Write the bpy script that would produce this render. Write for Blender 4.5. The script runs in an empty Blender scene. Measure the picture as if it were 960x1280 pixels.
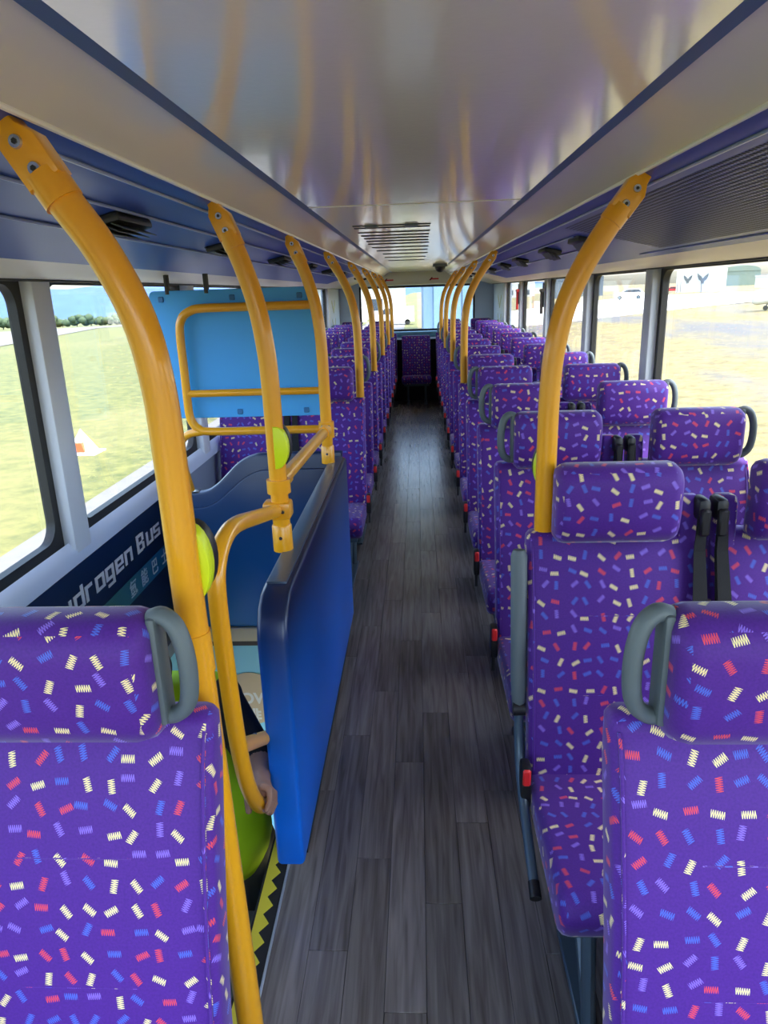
import bpy, bmesh, math, random
from mathutils import Vector, Matrix

random.seed(7)
C = bpy.context.scene.collection
SC = bpy.context.scene

# ------------------------------------------------------------------ camera
F_PX = 887.0
CAM_H = 1.6
VPX, VPY = 521.0, 364.0                      # vanishing point of the bus axis in the photograph
_dy = Vector((VPX - 480, 640 - VPY, -F_PX)).normalized()
_vz = (F_PX ** 2 + (VPX - 480) * 95) / (640 - VPY)
_dz = -Vector((95, -_vz, -F_PX)).normalized()
_dx = _dy.cross(_dz)
ROT = Matrix((_dx, _dy, _dz))                # camera axes -> world axes
cam_data = bpy.data.cameras.new('camera')
cam_data.sensor_fit = 'VERTICAL'
cam_data.sensor_height = 36.0
cam_data.lens = F_PX / 1280.0 * 36.0
cam_data.clip_start = 0.05
cam_data.clip_end = 6000
cam = bpy.data.objects.new('camera', cam_data)
C.objects.link(cam)
cam.matrix_world = Matrix.Translation((0, 0, CAM_H)) @ ROT.to_4x4()
SC.camera = cam

# ------------------------------------------------------------------ light, exposure
SC.view_settings.view_transform = 'Standard'
SC.view_settings.look = 'None'
SC.view_settings.exposure = 2.35
SC.view_settings.gamma = 1.0
SC.view_settings.use_curve_mapping = False
SUN_EL, SUN_AZ = math.radians(68), math.radians(125)   # azimuth clockwise from +Y (bus rear) towards +X
world = bpy.data.worlds.new('sky')
SC.world = world
world.use_nodes = True
wn = world.node_tree
wn.nodes.clear()
sky = wn.nodes.new('ShaderNodeTexSky')
sky.sky_type = 'NISHITA'
sky.sun_disc = False
sky.sun_elevation = SUN_EL
sky.sun_rotation = SUN_AZ
sky.air_density = 1.0
sky.dust_density = 3.5
sky.ozone_density = 1.0
bg = wn.nodes.new('ShaderNodeBackground')
bg.inputs['Strength'].default_value = 0.27
wo = wn.nodes.new('ShaderNodeOutputWorld')
wn.links.new(sky.outputs[0], bg.inputs[0])
wn.links.new(bg.outputs[0], wo.inputs[0])
sun_d = bpy.data.lights.new('sun', 'SUN')
sun_d.energy = 1.1
sun_d.angle = math.radians(0.6)
sun_d.color = (1.0, 0.95, 0.86)
sun = bpy.data.objects.new('sun', sun_d)
C.objects.link(sun)
_sd = Vector((math.sin(SUN_AZ) * math.cos(SUN_EL), math.cos(SUN_AZ) * math.cos(SUN_EL), math.sin(SUN_EL)))
sun.rotation_euler = _sd.to_track_quat('Z', 'Y').to_euler()
sun.location = (0, 0, 30)
SC.cycles.use_denoising = True
SC.cycles.max_bounces = 12
SC.cycles.diffuse_bounces = 7
SC.cycles.glossy_bounces = 4
SC.cycles.transparent_max_bounces = 24
SC.cycles.sample_clamp_indirect = 8.0
SC.cycles.caustics_reflective = False
SC.cycles.caustics_refractive = False


# ------------------------------------------------------------------ materials
def lin(c):
    return tuple((v / 255 / 12.92) if v / 255 <= 0.04045 else ((v / 255 + 0.055) / 1.055) ** 2.4 for v in c) + (1.0,)


MATS = {}


def nt(name):
    m = bpy.data.materials.new(name)
    m.use_nodes = True
    t = m.node_tree
    return m, t, t.nodes['Principled BSDF']


def mat(name, rgb, rough=0.5, metal=0.0, coat=0.0, noise=0.0, nscale=20.0, bump=0.0, bscale=200.0, spec=0.5):
    if name in MATS:
        return MATS[name]
    m, t, b = nt(name)
    b.inputs['Base Color'].default_value = lin(rgb)
    b.inputs['Roughness'].default_value = rough
    b.inputs['Metallic'].default_value = metal
    b.inputs['Coat Weight'].default_value = coat
    b.inputs['Coat Roughness'].default_value = 0.08
    b.inputs['Specular IOR Level'].default_value = spec
    tc = t.nodes.new('ShaderNodeTexCoord')
    if noise:
        n = t.nodes.new('ShaderNodeTexNoise')
        n.inputs['Scale'].default_value = nscale
        n.inputs['Detail'].default_value = 4
        t.links.new(tc.outputs['Object'], n.inputs['Vector'])
        mx = t.nodes.new('ShaderNodeMix')
        mx.data_type = 'RGBA'
        c = lin(rgb)
        mx.inputs[6].default_value = tuple(v * (1 - noise) for v in c[:3]) + (1,)
        mx.inputs[7].default_value = tuple(min(1, v * (1 + noise)) for v in c[:3]) + (1,)
        t.links.new(n.outputs['Fac'], mx.inputs[0])
        t.links.new(mx.outputs[2], b.inputs['Base Color'])
    if bump:
        n2 = t.nodes.new('ShaderNodeTexNoise')
        n2.inputs['Scale'].default_value = bscale
        n2.inputs['Detail'].default_value = 2
        t.links.new(tc.outputs['Object'], n2.inputs['Vector'])
        bp = t.nodes.new('ShaderNodeBump')
        bp.inputs['Strength'].default_value = bump
        bp.inputs['Distance'].default_value = 0.002
        t.links.new(n2.outputs['Fac'], bp.inputs['Height'])
        t.links.new(bp.outputs[0], b.inputs['Normal'])
    MATS[name] = m
    return m


def N(t, kind, **kw):
    n = t.nodes.new(kind)
    for k, v in kw.items():
        setattr(n, k, v)
    return n


def math_node(t, op, a, b=None, clamp=False):
    n = t.nodes.new('ShaderNodeMath')
    n.operation = op
    n.use_clamp = clamp
    for i, v in enumerate((a, b)):
        if v is None:
            continue
        if isinstance(v, (int, float)):
            n.inputs[i].default_value = v
        else:
            t.links.new(v, n.inputs[i])
    return n.outputs[0]


def make_fabric():
    m, t, b = nt('confetti_fabric')
    uv = N(t, 'ShaderNodeUVMap')
    oi = N(t, 'ShaderNodeObjectInfo')
    off = N(t, 'ShaderNodeVectorMath', operation='SCALE')
    cmb = N(t, 'ShaderNodeCombineXYZ')
    t.links.new(oi.outputs['Random'], cmb.inputs[0])
    t.links.new(math_node(t, 'MULTIPLY', oi.outputs['Random'], 7.3), cmb.inputs[1])
    t.links.new(cmb.outputs[0], off.inputs[0])
    off.inputs['Scale'].default_value = 9.0
    sc = N(t, 'ShaderNodeVectorMath', operation='SCALE')
    t.links.new(uv.outputs[0], sc.inputs[0])
    sc.inputs['Scale'].default_value = 1 / 0.0365
    add = N(t, 'ShaderNodeVectorMath', operation='ADD')
    t.links.new(sc.outputs[0], add.inputs[0])
    t.links.new(off.outputs[0], add.inputs[1])
    vo = N(t, 'ShaderNodeTexVoronoi', voronoi_dimensions='2D', feature='F1')
    vo.inputs['Scale'].default_value = 1.0
    vo.inputs['Randomness'].default_value = 0.42
    t.links.new(add.outputs[0], vo.inputs['Vector'])
    d = N(t, 'ShaderNodeVectorMath', operation='SUBTRACT')
    t.links.new(add.outputs[0], d.inputs[0])
    t.links.new(vo.outputs['Position'], d.inputs[1])
    sep = N(t, 'ShaderNodeSeparateColor')
    t.links.new(vo.outputs['Color'], sep.inputs[0])
    rot = N(t, 'ShaderNodeVectorRotate', rotation_type='Z_AXIS')
    t.links.new(d.outputs[0], rot.inputs['Vector'])
    t.links.new(math_node(t, 'MULTIPLY', sep.outputs[0], 6.283), rot.inputs['Angle'])
    sx = N(t, 'ShaderNodeSeparateXYZ')
    t.links.new(rot.outputs[0], sx.inputs[0])
    X, Y = sx.outputs[0], sx.outputs[1]
    tri = math_node(t, 'PINGPONG', math_node(t, 'ADD', X, 5.0), 0.044)
    zig = math_node(t, 'MULTIPLY', math_node(t, 'SUBTRACT', tri, 0.022), 6.2)
    dist = math_node(t, 'ABSOLUTE', math_node(t, 'SUBTRACT', Y, zig))
    m1 = math_node(t, 'LESS_THAN', dist, 0.105)
    m2 = math_node(t, 'LESS_THAN', math_node(t, 'ABSOLUTE', X), 0.285)
    m3 = math_node(t, 'LESS_THAN', math_node(t, 'ABSOLUTE', Y), 0.15)
    mask = math_node(t, 'MULTIPLY', math_node(t, 'MULTIPLY', m1, m2), m3)
    cr = N(t, 'ShaderNodeValToRGB')
    cr.color_ramp.interpolation = 'CONSTANT'
    els = cr.color_ramp.elements
    els[0].position, els[0].color = 0.0, lin((250, 228, 160))
    els[1].position, els[1].color = 0.26, lin((226, 72, 84))
    e = els.new(0.48); e.color = lin((78, 104, 205))
    e = els.new(0.76); e.color = lin((140, 108, 215))
    t.links.new(sep.outputs[1], cr.inputs[0])
    no = N(t, 'ShaderNodeTexNoise')
    no.inputs['Scale'].default_value = 260
    t.links.new(uv.outputs[0], no.inputs['Vector'])
    base = N(t, 'ShaderNodeMix', data_type='RGBA')
    base.inputs[6].default_value = lin((66, 24, 118))
    base.inputs[7].default_value = lin((90, 38, 146))
    t.links.new(no.outputs['Fac'], base.inputs[0])
    mx = N(t, 'ShaderNodeMix', data_type='RGBA')
    t.links.new(mask, mx.inputs[0])
    t.links.new(base.outputs[2], mx.inputs[6])
    t.links.new(cr.outputs[0], mx.inputs[7])
    t.links.new(mx.outputs[2], b.inputs['Base Color'])
    b.inputs['Roughness'].default_value = 0.62
    b.inputs['Sheen Weight'].default_value = 0.25
    b.inputs['Sheen Roughness'].default_value = 0.4
    b.inputs['Specular IOR Level'].default_value = 0.35
    bp = N(t, 'ShaderNodeBump')
    bp.inputs['Strength'].default_value = 0.15
    bp.inputs['Distance'].default_value = 0.001
    t.links.new(no.outputs['Fac'], bp.inputs['Height'])
    t.links.new(bp.outputs[0], b.inputs['Normal'])
    return m


def make_plank():
    m, t, b = nt('vinyl_plank')
    tc = N(t, 'ShaderNodeTexCoord')
    oi = N(t, 'ShaderNodeObjectInfo')
    mp = N(t, 'ShaderNodeMapping')
    mp.inputs['Scale'].default_value = (60, 3.0, 1)
    t.links.new(tc.outputs['Object'], mp.inputs['Vector'])
    cmb = N(t, 'ShaderNodeCombineXYZ')
    t.links.new(math_node(t, 'MULTIPLY', oi.outputs['Random'], 50), cmb.inputs[0])
    t.links.new(math_node(t, 'MULTIPLY', oi.outputs['Random'], 31), cmb.inputs[1])
    t.links.new(cmb.outputs[0], mp.inputs['Location'])
    n = N(t, 'ShaderNodeTexNoise')
    n.inputs['Scale'].default_value = 1.0
    n.inputs['Detail'].default_value = 6
    n.inputs['Distortion'].default_value = 0.6
    t.links.new(mp.outputs[0], n.inputs['Vector'])
    cr = N(t, 'ShaderNodeValToRGB')
    cr.color_ramp.elements[0].position = 0.3
    cr.color_ramp.elements[0].color = lin((92, 86, 83))
    cr.color_ramp.elements[1].position = 0.75
    cr.color_ramp.elements[1].color = lin((140, 134, 131))
    t.links.new(n.outputs['Fac'], cr.inputs[0])
    hs = N(t, 'ShaderNodeHueSaturation')
    t.links.new(math_node(t, 'ADD', math_node(t, 'MULTIPLY', oi.outputs['Random'], 0.36), 0.78), hs.inputs['Value'])
    t.links.new(cr.outputs[0], hs.inputs['Color'])
    t.links.new(hs.outputs[0], b.inputs['Base Color'])
    b.inputs['Roughness'].default_value = 0.26
    b.inputs['Specular IOR Level'].default_value = 0.65
    bp = N(t, 'ShaderNodeBump')
    bp.inputs['Strength'].default_value = 0.12
    bp.inputs['Distance'].default_value = 0.001
    t.links.new(n.outputs['Fac'], bp.inputs['Height'])
    t.links.new(bp.outputs[0], b.inputs['Normal'])
    return m


def make_glass():
    m, t, b = nt('window_glass')
    t.nodes.remove(b)
    out = t.nodes['Material Output']
    tr = N(t, 'ShaderNodeBsdfTransparent')
    tr.inputs[0].default_value = (0.95, 0.97, 0.96, 1)
    gl = N(t, 'ShaderNodeBsdfGlossy')
    gl.inputs['Roughness'].default_value = 0.02
    lw = N(t, 'ShaderNodeLayerWeight')
    lw.inputs['Blend'].default_value = 0.5
    fr = math_node(t, 'ADD', math_node(t, 'MULTIPLY', math_node(t, 'POWER', lw.outputs['Facing'], 5.0), 0.5), 0.02)
    mx = N(t, 'ShaderNodeMixShader')
    t.links.new(fr, mx.inputs[0])
    t.links.new(tr.outputs[0], mx.inputs[1])
    t.links.new(gl.outputs[0], mx.inputs[2])
    t.links.new(mx.outputs[0], out.inputs[0])
    return m


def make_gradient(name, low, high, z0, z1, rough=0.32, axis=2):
    """plastic: colour runs from low (z0) to high (z1)"""
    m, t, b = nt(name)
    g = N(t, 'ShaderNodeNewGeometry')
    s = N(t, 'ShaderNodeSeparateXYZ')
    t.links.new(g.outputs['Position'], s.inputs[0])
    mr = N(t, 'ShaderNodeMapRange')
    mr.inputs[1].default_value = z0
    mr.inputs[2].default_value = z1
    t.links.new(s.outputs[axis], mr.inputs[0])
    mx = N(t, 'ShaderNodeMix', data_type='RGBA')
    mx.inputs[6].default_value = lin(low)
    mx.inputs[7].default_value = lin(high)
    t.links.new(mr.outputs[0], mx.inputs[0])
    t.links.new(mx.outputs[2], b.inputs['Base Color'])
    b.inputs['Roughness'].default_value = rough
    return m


def make_field(name, c1, c2, c3, s1, s2, thr):
    m, t, b = nt(name)
    g = N(t, 'ShaderNodeNewGeometry')
    n = N(t, 'ShaderNodeTexNoise')
    n.inputs['Scale'].default_value = s1
    n.inputs['Detail'].default_value = 9
    n.inputs['Roughness'].default_value = 0.7
    t.links.new(g.outputs['Position'], n.inputs['Vector'])
    cr = N(t, 'ShaderNodeValToRGB')
    cr.color_ramp.elements[0].position = 0.35
    cr.color_ramp.elements[0].color = lin(c1)
    cr.color_ramp.elements[1].position = 0.65
    cr.color_ramp.elements[1].color = lin(c2)
    t.links.new(n.outputs['Fac'], cr.inputs[0])
    mp = N(t, 'ShaderNodeMapping')
    mp.inputs['Scale'].default_value = (s2, s2 * 0.35, s2)
    t.links.new(g.outputs['Position'], mp.inputs['Vector'])
    n2 = N(t, 'ShaderNodeTexNoise')
    n2.inputs['Scale'].default_value = 1
    n2.inputs['Detail'].default_value = 5
    t.links.new(mp.outputs[0], n2.inputs['Vector'])
    r2 = N(t, 'ShaderNodeValToRGB')
    r2.color_ramp.elements[0].position = thr
    r2.color_ramp.elements[1].position = thr + 0.16
    t.links.new(n2.outputs['Fac'], r2.inputs[0])
    mx = N(t, 'ShaderNodeMix', data_type='RGBA')
    t.links.new(r2.outputs[0], mx.inputs[0])
    t.links.new(cr.outputs[0], mx.inputs[6])
    mx.inputs[7].default_value = lin(c3)
    t.links.new(mx.outputs[2], b.inputs['Base Color'])
    b.inputs['Roughness'].default_value = 0.95
    return m


FABRIC = make_fabric()
PLANK = make_plank()
GLASS = make_glass()
YELLOW = mat('yellow_powder_coat', (236, 164, 22), 0.28, coat=0.3)
LIME = mat('lime_plastic', (214, 232, 20), 0.4)
BLACK = mat('black_plastic', (22, 22, 24), 0.45)
WEB = mat('black_webbing', (16, 16, 18), 0.8, bump=0.3, bscale=700)
GREY = mat('grey_moulded_plastic', (92, 102, 104), 0.5, bump=0.15, bscale=600)
STEEL = mat('painted_steel_grey', (74, 92, 104), 0.38, metal=0.2)
RED = mat('red_button', (222, 40, 40), 0.4)
CHROME = mat('chrome_bolt', (205, 205, 205), 0.18, metal=1.0)
CEIL = mat('gloss_ceiling', (226, 222, 212), 0.13, coat=0.25, bump=0.12, bscale=60)
CREAM = mat('cream_ceiling', (238, 234, 208), 0.18, coat=0.2, bump=0.08, bscale=60)
COVE = mat('cove_panel', (226, 222, 212), 0.22, bump=0.02, bscale=40)
LIP = mat('white_lip', (236, 234, 226), 0.3)
STRIPE = mat('blue_ceiling_stripe', (74, 100, 146), 0.4)
NAVY = mat('navy_bulkhead', (40, 70, 148), 0.38)
NAVYLINE = mat('pale_trim_line', (150, 166, 205), 0.35)
HOLE = mat('perforation_dark', (14, 20, 48), 0.7)
BEIGE = mat('beige_window_head', (236, 226, 204), 0.4)
PILLAR = mat('pale_grey_pillar', (216, 222, 230), 0.45)
SILL = mat('pale_blue_grey_sill', (200, 212, 232), 0.4)
SIDE = mat('grey_side_panel', (128, 140, 156), 0.55)
GASKET = mat('black_rubber', (26, 25, 23), 0.55)
SKYBLUE = mat('light_blue_board', (66, 168, 250), 0.42)
REARBLUE = mat('rear_corner_panel', (204, 220, 234), 0.5)
SHELL = mat('dark_seat_shell', (52, 50, 66), 0.6)
DARKFLOOR = mat('dark_vinyl', (70, 66, 66), 0.5, noise=0.2, nscale=30)
TREAD = mat('stair_tread', (98, 106, 104), 0.7, noise=0.25, nscale=200)
WHITE = mat('white_paint', (238, 240, 238), 0.4)
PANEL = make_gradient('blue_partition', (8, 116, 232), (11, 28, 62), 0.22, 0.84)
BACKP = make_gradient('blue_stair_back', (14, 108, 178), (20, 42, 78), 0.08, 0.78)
SIGN = mat('navy_sign', (10, 30, 62), 0.4)
BAND = make_gradient('green_blue_band', (82, 150, 116), (24, 108, 152), 2.35, 3.0, axis=1)
LOWER = mat('lower_deck_blue', (150, 224, 255), 0.45)
SAND = mat('sand_disc', (214, 196, 164), 0.6)


# ------------------------------------------------------------------ mesh helpers
def box(bm, x0, x1, y0, y1, z0, z1, bevel=0.0, seg=2):
    r = bmesh.ops.create_cube(bm, size=1.0)
    vs = r['verts']
    for v in vs:
        v.co = Vector(((x0 + x1) / 2 + v.co.x * (x1 - x0), (y0 + y1) / 2 + v.co.y * (y1 - y0), (z0 + z1) / 2 + v.co.z * (z1 - z0)))
    if bevel > 0:
        es = list({e for v in vs for e in v.link_edges})
        bmesh.ops.bevel(bm, geom=es, offset=bevel, segments=seg, profile=0.5, affect='EDGES')
    return bm


def bx(x0, x1, y0, y1, z0, z1, bevel=0.0, seg=2):
    return box(bmesh.new(), x0, x1, y0, y1, z0, z1, bevel, seg)


def prism(pts, axis, a, b, bevel=0.0, seg=2, bm=None):
    """extrude a closed 2-D outline along an axis; pts are the two other coordinates in xyz order"""
    bm = bm or bmesh.new()

    def put(p, t):
        if axis == 'x':
            return Vector((t, p[0], p[1]))
        if axis == 'y':
            return Vector((p[0], t, p[1]))
        return Vector((p[0], p[1], t))
    lo = [bm.verts.new(put(p, a)) for p in pts]
    hi = [bm.verts.new(put(p, b)) for p in pts]
    n = len(pts)
    fs = [bm.faces.new(lo), bm.faces.new(hi)]
    for i in range(n):
        fs.append(bm.faces.new((lo[i], lo[(i + 1) % n], hi[(i + 1) % n], hi[i])))
    bmesh.ops.recalc_face_normals(bm, faces=fs)
    if bevel > 0:
        es = list({e for f in fs[:2] for e in f.edges})
        bmesh.ops.bevel(bm, geom=es, offset=bevel, segments=seg, profile=0.5, affect='EDGES')
    return bm


def smooth_path(pts, n=6):
    """Catmull-Rom through the points"""
    P = [Vector(p) for p in pts]
    P = [P[0] * 2 - P[1]] + P + [P[-1] * 2 - P[-2]]
    out = []
    for i in range(1, len(P) - 2):
        for k in range(n):
            t = k / n
            p0, p1, p2, p3 = P[i - 1:i + 3]
            out.append(0.5 * ((2 * p1) + (p2 - p0) * t + (2 * p0 - 5 * p1 + 4 * p2 - p3) * t * t + (3 * p1 - p0 - 3 * p2 + p3) * t ** 3))
    out.append(P[-2])
    return out


def tube(path, r, sides=14, ribs=0.0, bm=None, flat=1.0, ref=None, cap=True):
    bm = bm or bmesh.new()
    P = [Vector(p) for p in path]
    rings = []
    up = ref or Vector((0, 1, 0))
    prev = None
    for i, p in enumerate(P):
        d = (P[min(i + 1, len(P) - 1)] - P[max(i - 1, 0)]).normalized()
        if prev is None:
            u = up - d * up.dot(d)
            if u.length < 1e-3:
                u = Vector((1, 0, 0)) - d * d.x
            u.normalize()
        else:
            u = (prev - d * prev.dot(d)).normalized()
        prev = u
        w = d.cross(u)
        rr = r[i] if isinstance(r, (list, tuple)) else r
        ring = []
        for k in range(sides):
            a = 2 * math.pi * k / sides
            q = rr * (1 + (ribs if k % 2 else 0))
            ring.append(bm.verts.new(p + u * math.cos(a) * q * flat + w * math.sin(a) * q))
        rings.append(ring)
    fs = []
    for a, b in zip(rings[:-1], rings[1:]):
        for k in range(sides):
            fs.append(bm.faces.new((a[k], a[(k + 1) % sides], b[(k + 1) % sides], b[k])))
    if cap:
        fs.append(bm.faces.new(rings[0][::-1]))
        fs.append(bm.faces.new(rings[-1]))
    bmesh.ops.recalc_face_normals(bm, faces=fs)
    return bm


def grid_uv(bm):
    uvl = bm.loops.layers.uv.verify()
    bm.normal_update()
    for f in bm.faces:
        n = f.normal
        ax = max(range(3), key=lambda i: abs(n[i]))
        for l in f.loops:
            c = l.vert.co
            l[uvl].uv = (c.y + 3.1, c.z + 1.7) if ax == 0 else ((c.x, c.z) if ax == 1 else (c.x + 0.013, c.y + 5.3))


def obj(name, bm, m, parent=None, sharp=40, uv=False):
    if uv:
        grid_uv(bm)
    me = bpy.data.meshes.new(name)
    bm.to_mesh(me)
    bm.free()
    for p in me.polygons:
        p.use_smooth = True
    me.set_sharp_from_angle(angle=math.radians(sharp))
    me.materials.append(m)
    o = bpy.data.objects.new(name, me)
    C.objects.link(o)
    if parent is not None:
        o.parent = parent
    return o


def tag(o, label, cat, group=None, kind=None):
    o['label'] = label
    o['category'] = cat
    if group:
        o['group'] = group
    if kind:
        o['kind'] = kind
    return o


def thing(name, label, cat, loc=(0, 0, 0), group=None, kind=None):
    o = bpy.data.objects.new(name, None)
    o.empty_display_size = 0.1
    C.objects.link(o)
    o.location = loc
    return tag(o, label, cat, group, kind)


def struct(name, bm, m, label, cat, sharp=40):
    return tag(obj(name, bm, m, None, sharp), label, cat, kind='structure')


def rel(o, parent):
    """parent keeping the world position of a mesh built in world coordinates"""
    o.parent = parent
    o.matrix_parent_inverse = parent.matrix_basis.inverted()
    return o


def wobj(name, bm, m, parent, sharp=40, uv=False):
    return rel(obj(name, bm, m, None, sharp, uv), parent)


def copy_tree(o, parent=None):
    c = o.copy()
    C.objects.link(c)
    c.parent = parent
    for ch in list(o.children):
        copy_tree(ch, c)
    return c


def text_mesh(name, body, size, m, M, extrude=0.001, parent=None, shear=0.0, weight=0.0, xscale=1.0):
    cu = bpy.data.curves.new(name, 'FONT')
    cu.body = body
    cu.size = size
    cu.extrude = extrude
    cu.shear = shear
    cu.offset = weight
    cu.align_x = 'LEFT'
    tmp = bpy.data.objects.new(name + '_tmp', cu)
    C.objects.link(tmp)
    dg = bpy.context.evaluated_depsgraph_get()
    me = bpy.data.meshes.new_from_object(tmp.evaluated_get(dg))
    bpy.data.objects.remove(tmp)
    me.transform(M @ Matrix.Diagonal((xscale, 1, 1, 1)))
    me.materials.clear()
    me.materials.append(m)
    o = bpy.data.objects.new(name, me)
    C.objects.link(o)
    if parent:
        rel(o, parent)
    return o


def ray(u, v):
    return ROT @ Vector((u - 480, 640 - v, -F_PX))


# ------------------------------------------------------------------ bus shell
XL, XR = -1.25, 1.22          # inner faces of the side walls
YF, YB = -0.55, 11.8          # front and rear of the saloon
Z_SILL, Z_HEAD, Z_CEIL = 0.787, 1.674, 1.89
WELL = (1.10, 3.20)           # stairwell along the bus
X_WELL = -0.47                # stairwell edge towards the aisle

# floor slab with the stair opening
bm = bmesh.new()
box(bm, X_WELL, XR + 0.1, YF, YB, -0.12, -0.006)
box(bm, XL - 0.1, X_WELL, YF, WELL[0], -0.12, -0.006)
box(bm, XL - 0.1, X_WELL, WELL[1] + 0.06, YB, -0.12, -0.006)
floor = struct('floor', bm, DARKFLOOR, 'grey wood-look vinyl floor of the bus aisle', 'floor')
PLW, PLL = 0.1, 0.92
pb = bx(-PLW / 2 + 0.0006, PLW / 2 - 0.0006, -PLL / 2 + 0.0006, PLL / 2 - 0.0006, -0.006, 0.0, 0.0008, 1)
plank0 = wobj('plank', pb, PLANK, floor)
first = True
for i in range(12):
    x = -0.355 + PLW * i
    ph = (0.0, 0.31, 0.62, 0.15, 0.46, 0.77)[i % 6]
    for k in range(13):
        y = -0.3 + ph + k * PLL
        if y + PLL / 2 > 11.2:
            continue
        p = plank0 if first else plank0.copy()
        if not first:
            C.objects.link(p)
        first = False
        p.location = (x, y, 0)

# ceiling: flat gloss panels, blue stripes, coves, navy bulkheads
Y_CREAM = 2.66
ceiling = struct('ceiling', bx(XL - 0.1, XR + 0.1, YF - 0.1, YB + 0.1, 2.0, 2.06), COVE, 'glossy pale ceiling of the upper deck', 'ceiling')
wobj('ceiling_panel', bx(-0.372, 0.362, YF, Y_CREAM - 0.003, Z_CEIL, Z_CEIL + 0.02, 0.002, 1), CEIL, ceiling)
ys = [Y_CREAM, 7.2, YB - 0.1]
for a, b in zip(ys[:-1], ys[1:]):
    wobj('ceiling_panel', bx(-0.372, 0.362, a + 0.003, b - 0.003, Z_CEIL, Z_CEIL + 0.02, 0.002, 1), CREAM, ceiling)
wobj('joint_strip', bx(-0.37, 0.36, Y_CREAM - 0.006, Y_CREAM + 0.006, Z_CEIL - 0.002, Z_CEIL + 0.004), LIP, ceiling)
for s in (-1, 1):
    cx = -0.005

    def P(x, z):
        return (cx + s * x, z)
    w = wobj('trim_strip', prism([P(0.362, Z_CEIL + 0.004), P(0.384, Z_CEIL - 0.006), P(0.388, Z_CEIL + 0.012), P(0.362, Z_CEIL + 0.02)], 'y', YF, YB - 0.1), STRIPE, ceiling)
    prof = [P(0.388, Z_CEIL + 0.004), P(0.42, Z_CEIL - 0.004), P(0.455, Z_CEIL - 0.022), P(0.485, Z_CEIL - 0.045), P(0.497, Z_CEIL - 0.058)]
    back = [(x, z + 0.015) for x, z in prof[::-1]]
    wobj('cove_panel', prism(prof + back, 'y', YF, YB - 0.1), COVE, ceiling)
    wobj('cove_lip', tube([(cx + s * 0.497, YF, 1.832), (cx + s * 0.497, YB - 0.1, 1.832)], 0.0045, 8), LIP, ceiling)
    # bulkhead: navy at the front, pale at the rear
    Y_NAVY = 8.6
    pr = [P(0.502, 1.838), P(0.53, 1.822), P(0.60, 1.814), P(0.80, 1.768), P(0.95, 1.735), P(1.03, 1.712)]
    bk = [(x, z + 0.02) for x, z in pr[::-1]]
    wobj('duct_panel', prism(pr + bk, 'y', YF, Y_NAVY), NAVY, ceiling)
    wobj('duct_panel', prism(pr + bk, 'y', Y_NAVY + 0.004, YB - 0.1), BEIGE, ceiling)
    for xa, za in ((0.545, 1.8175), (0.66, 1.7965), (0.80, 1.7645)):
        if s > 0 and xa > 0.6:
            wobj('trim_line', tube([(cx + s * xa, 3.2, za), (cx + s * xa, Y_NAVY, za)], 0.0035, 6), NAVYLINE, ceiling)
        else:
            wobj('trim_line', tube([(cx + s * xa, YF, za), (cx + s * xa, Y_NAVY, za)], 0.0035, 6), NAVYLINE, ceiling)
    hd = [P(1.03, 1.712), P(1.09, 1.694), P(1.14, 1.679), P(1.19, 1.673), P(1.24, 1.672), P(1.24, 1.71), P(1.03, 1.735)]
    wobj('window_head', prism(hd, 'y', YF, YB - 0.1), BEIGE, ceiling)
    wobj('head_seal', bx(*(sorted((cx + s * 1.185, cx + s * 1.2))), YF, YB - 0.1, 1.667, 1.675), GASKET, ceiling)
    # air vents on the bulkhead
    ang = math.atan2(-0.12, 0.52)
    vents = (1.82, 2.82, 3.95, 5.0, 6.1, 7.2, 9.2, 10.2) if s < 0 else (3.25, 4.05, 5.18, 6.1, 7.2, 9.2, 10.2)
    for k, y in enumerate(vents):
        v = bx(-0.045, 0.045, -0.11, 0.11, -0.016, 0.006, 0.006, 2)
        ve = wobj('air_vent', v, BLACK, ceiling)
        ve.matrix_basis = Matrix.Translation((cx + s * 0.715, y, 1.782)) @ Matrix.Rotation(s * -ang, 4, 'Y')
        for q in range(3):
            lv = obj('louvre', bx(-0.036, 0.036, -0.10, 0.10, -0.001, 0.001), GREY, ve)
            lv.location = (-0.02 + q * 0.02, 0, -0.016)
            lv.rotation_euler = (0, 0.6, 0)
    if s > 0:
        # perforated grille near the front on this side: one panel with a field of dark holes
        x0, z0 = 0.575, 1.8185
        grl = wobj('grille_panel', prism([P(0.57, 1.8175), P(0.965, 1.728), P(0.965, 1.7305), P(0.57, 1.82)], 'y', 0.3, 3.05), NAVY, ceiling)
        g = bmesh.new()
        nx, ny = 27, 190
        for i in range(nx):
            xx = 0.585 + i * 0.0138
            zz = 1.8175 + (xx - 0.57) * (1.728 - 1.8175) / 0.395 - 0.0008
            for j in range(ny):
                yy = 0.36 + j * 0.0138
                g.faces.new([g.verts.new((cx + xx + a, yy + b, zz - a * 0.2266)) for a, b in ((-0.0042, -0.0042), (0.0042, -0.0042), (0.0042, 0.0042), (-0.0042, 0.0042))])
        go = wobj('perforation', g, HOLE, grl)
        go['kind'] = 'stuff'
        wobj('trim_line', tube([(cx + 0.985, 0.2, 1.724), (cx + 0.985, 3.35, 1.724)], 0.004, 6), NAVYLINE, ceiling)

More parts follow.
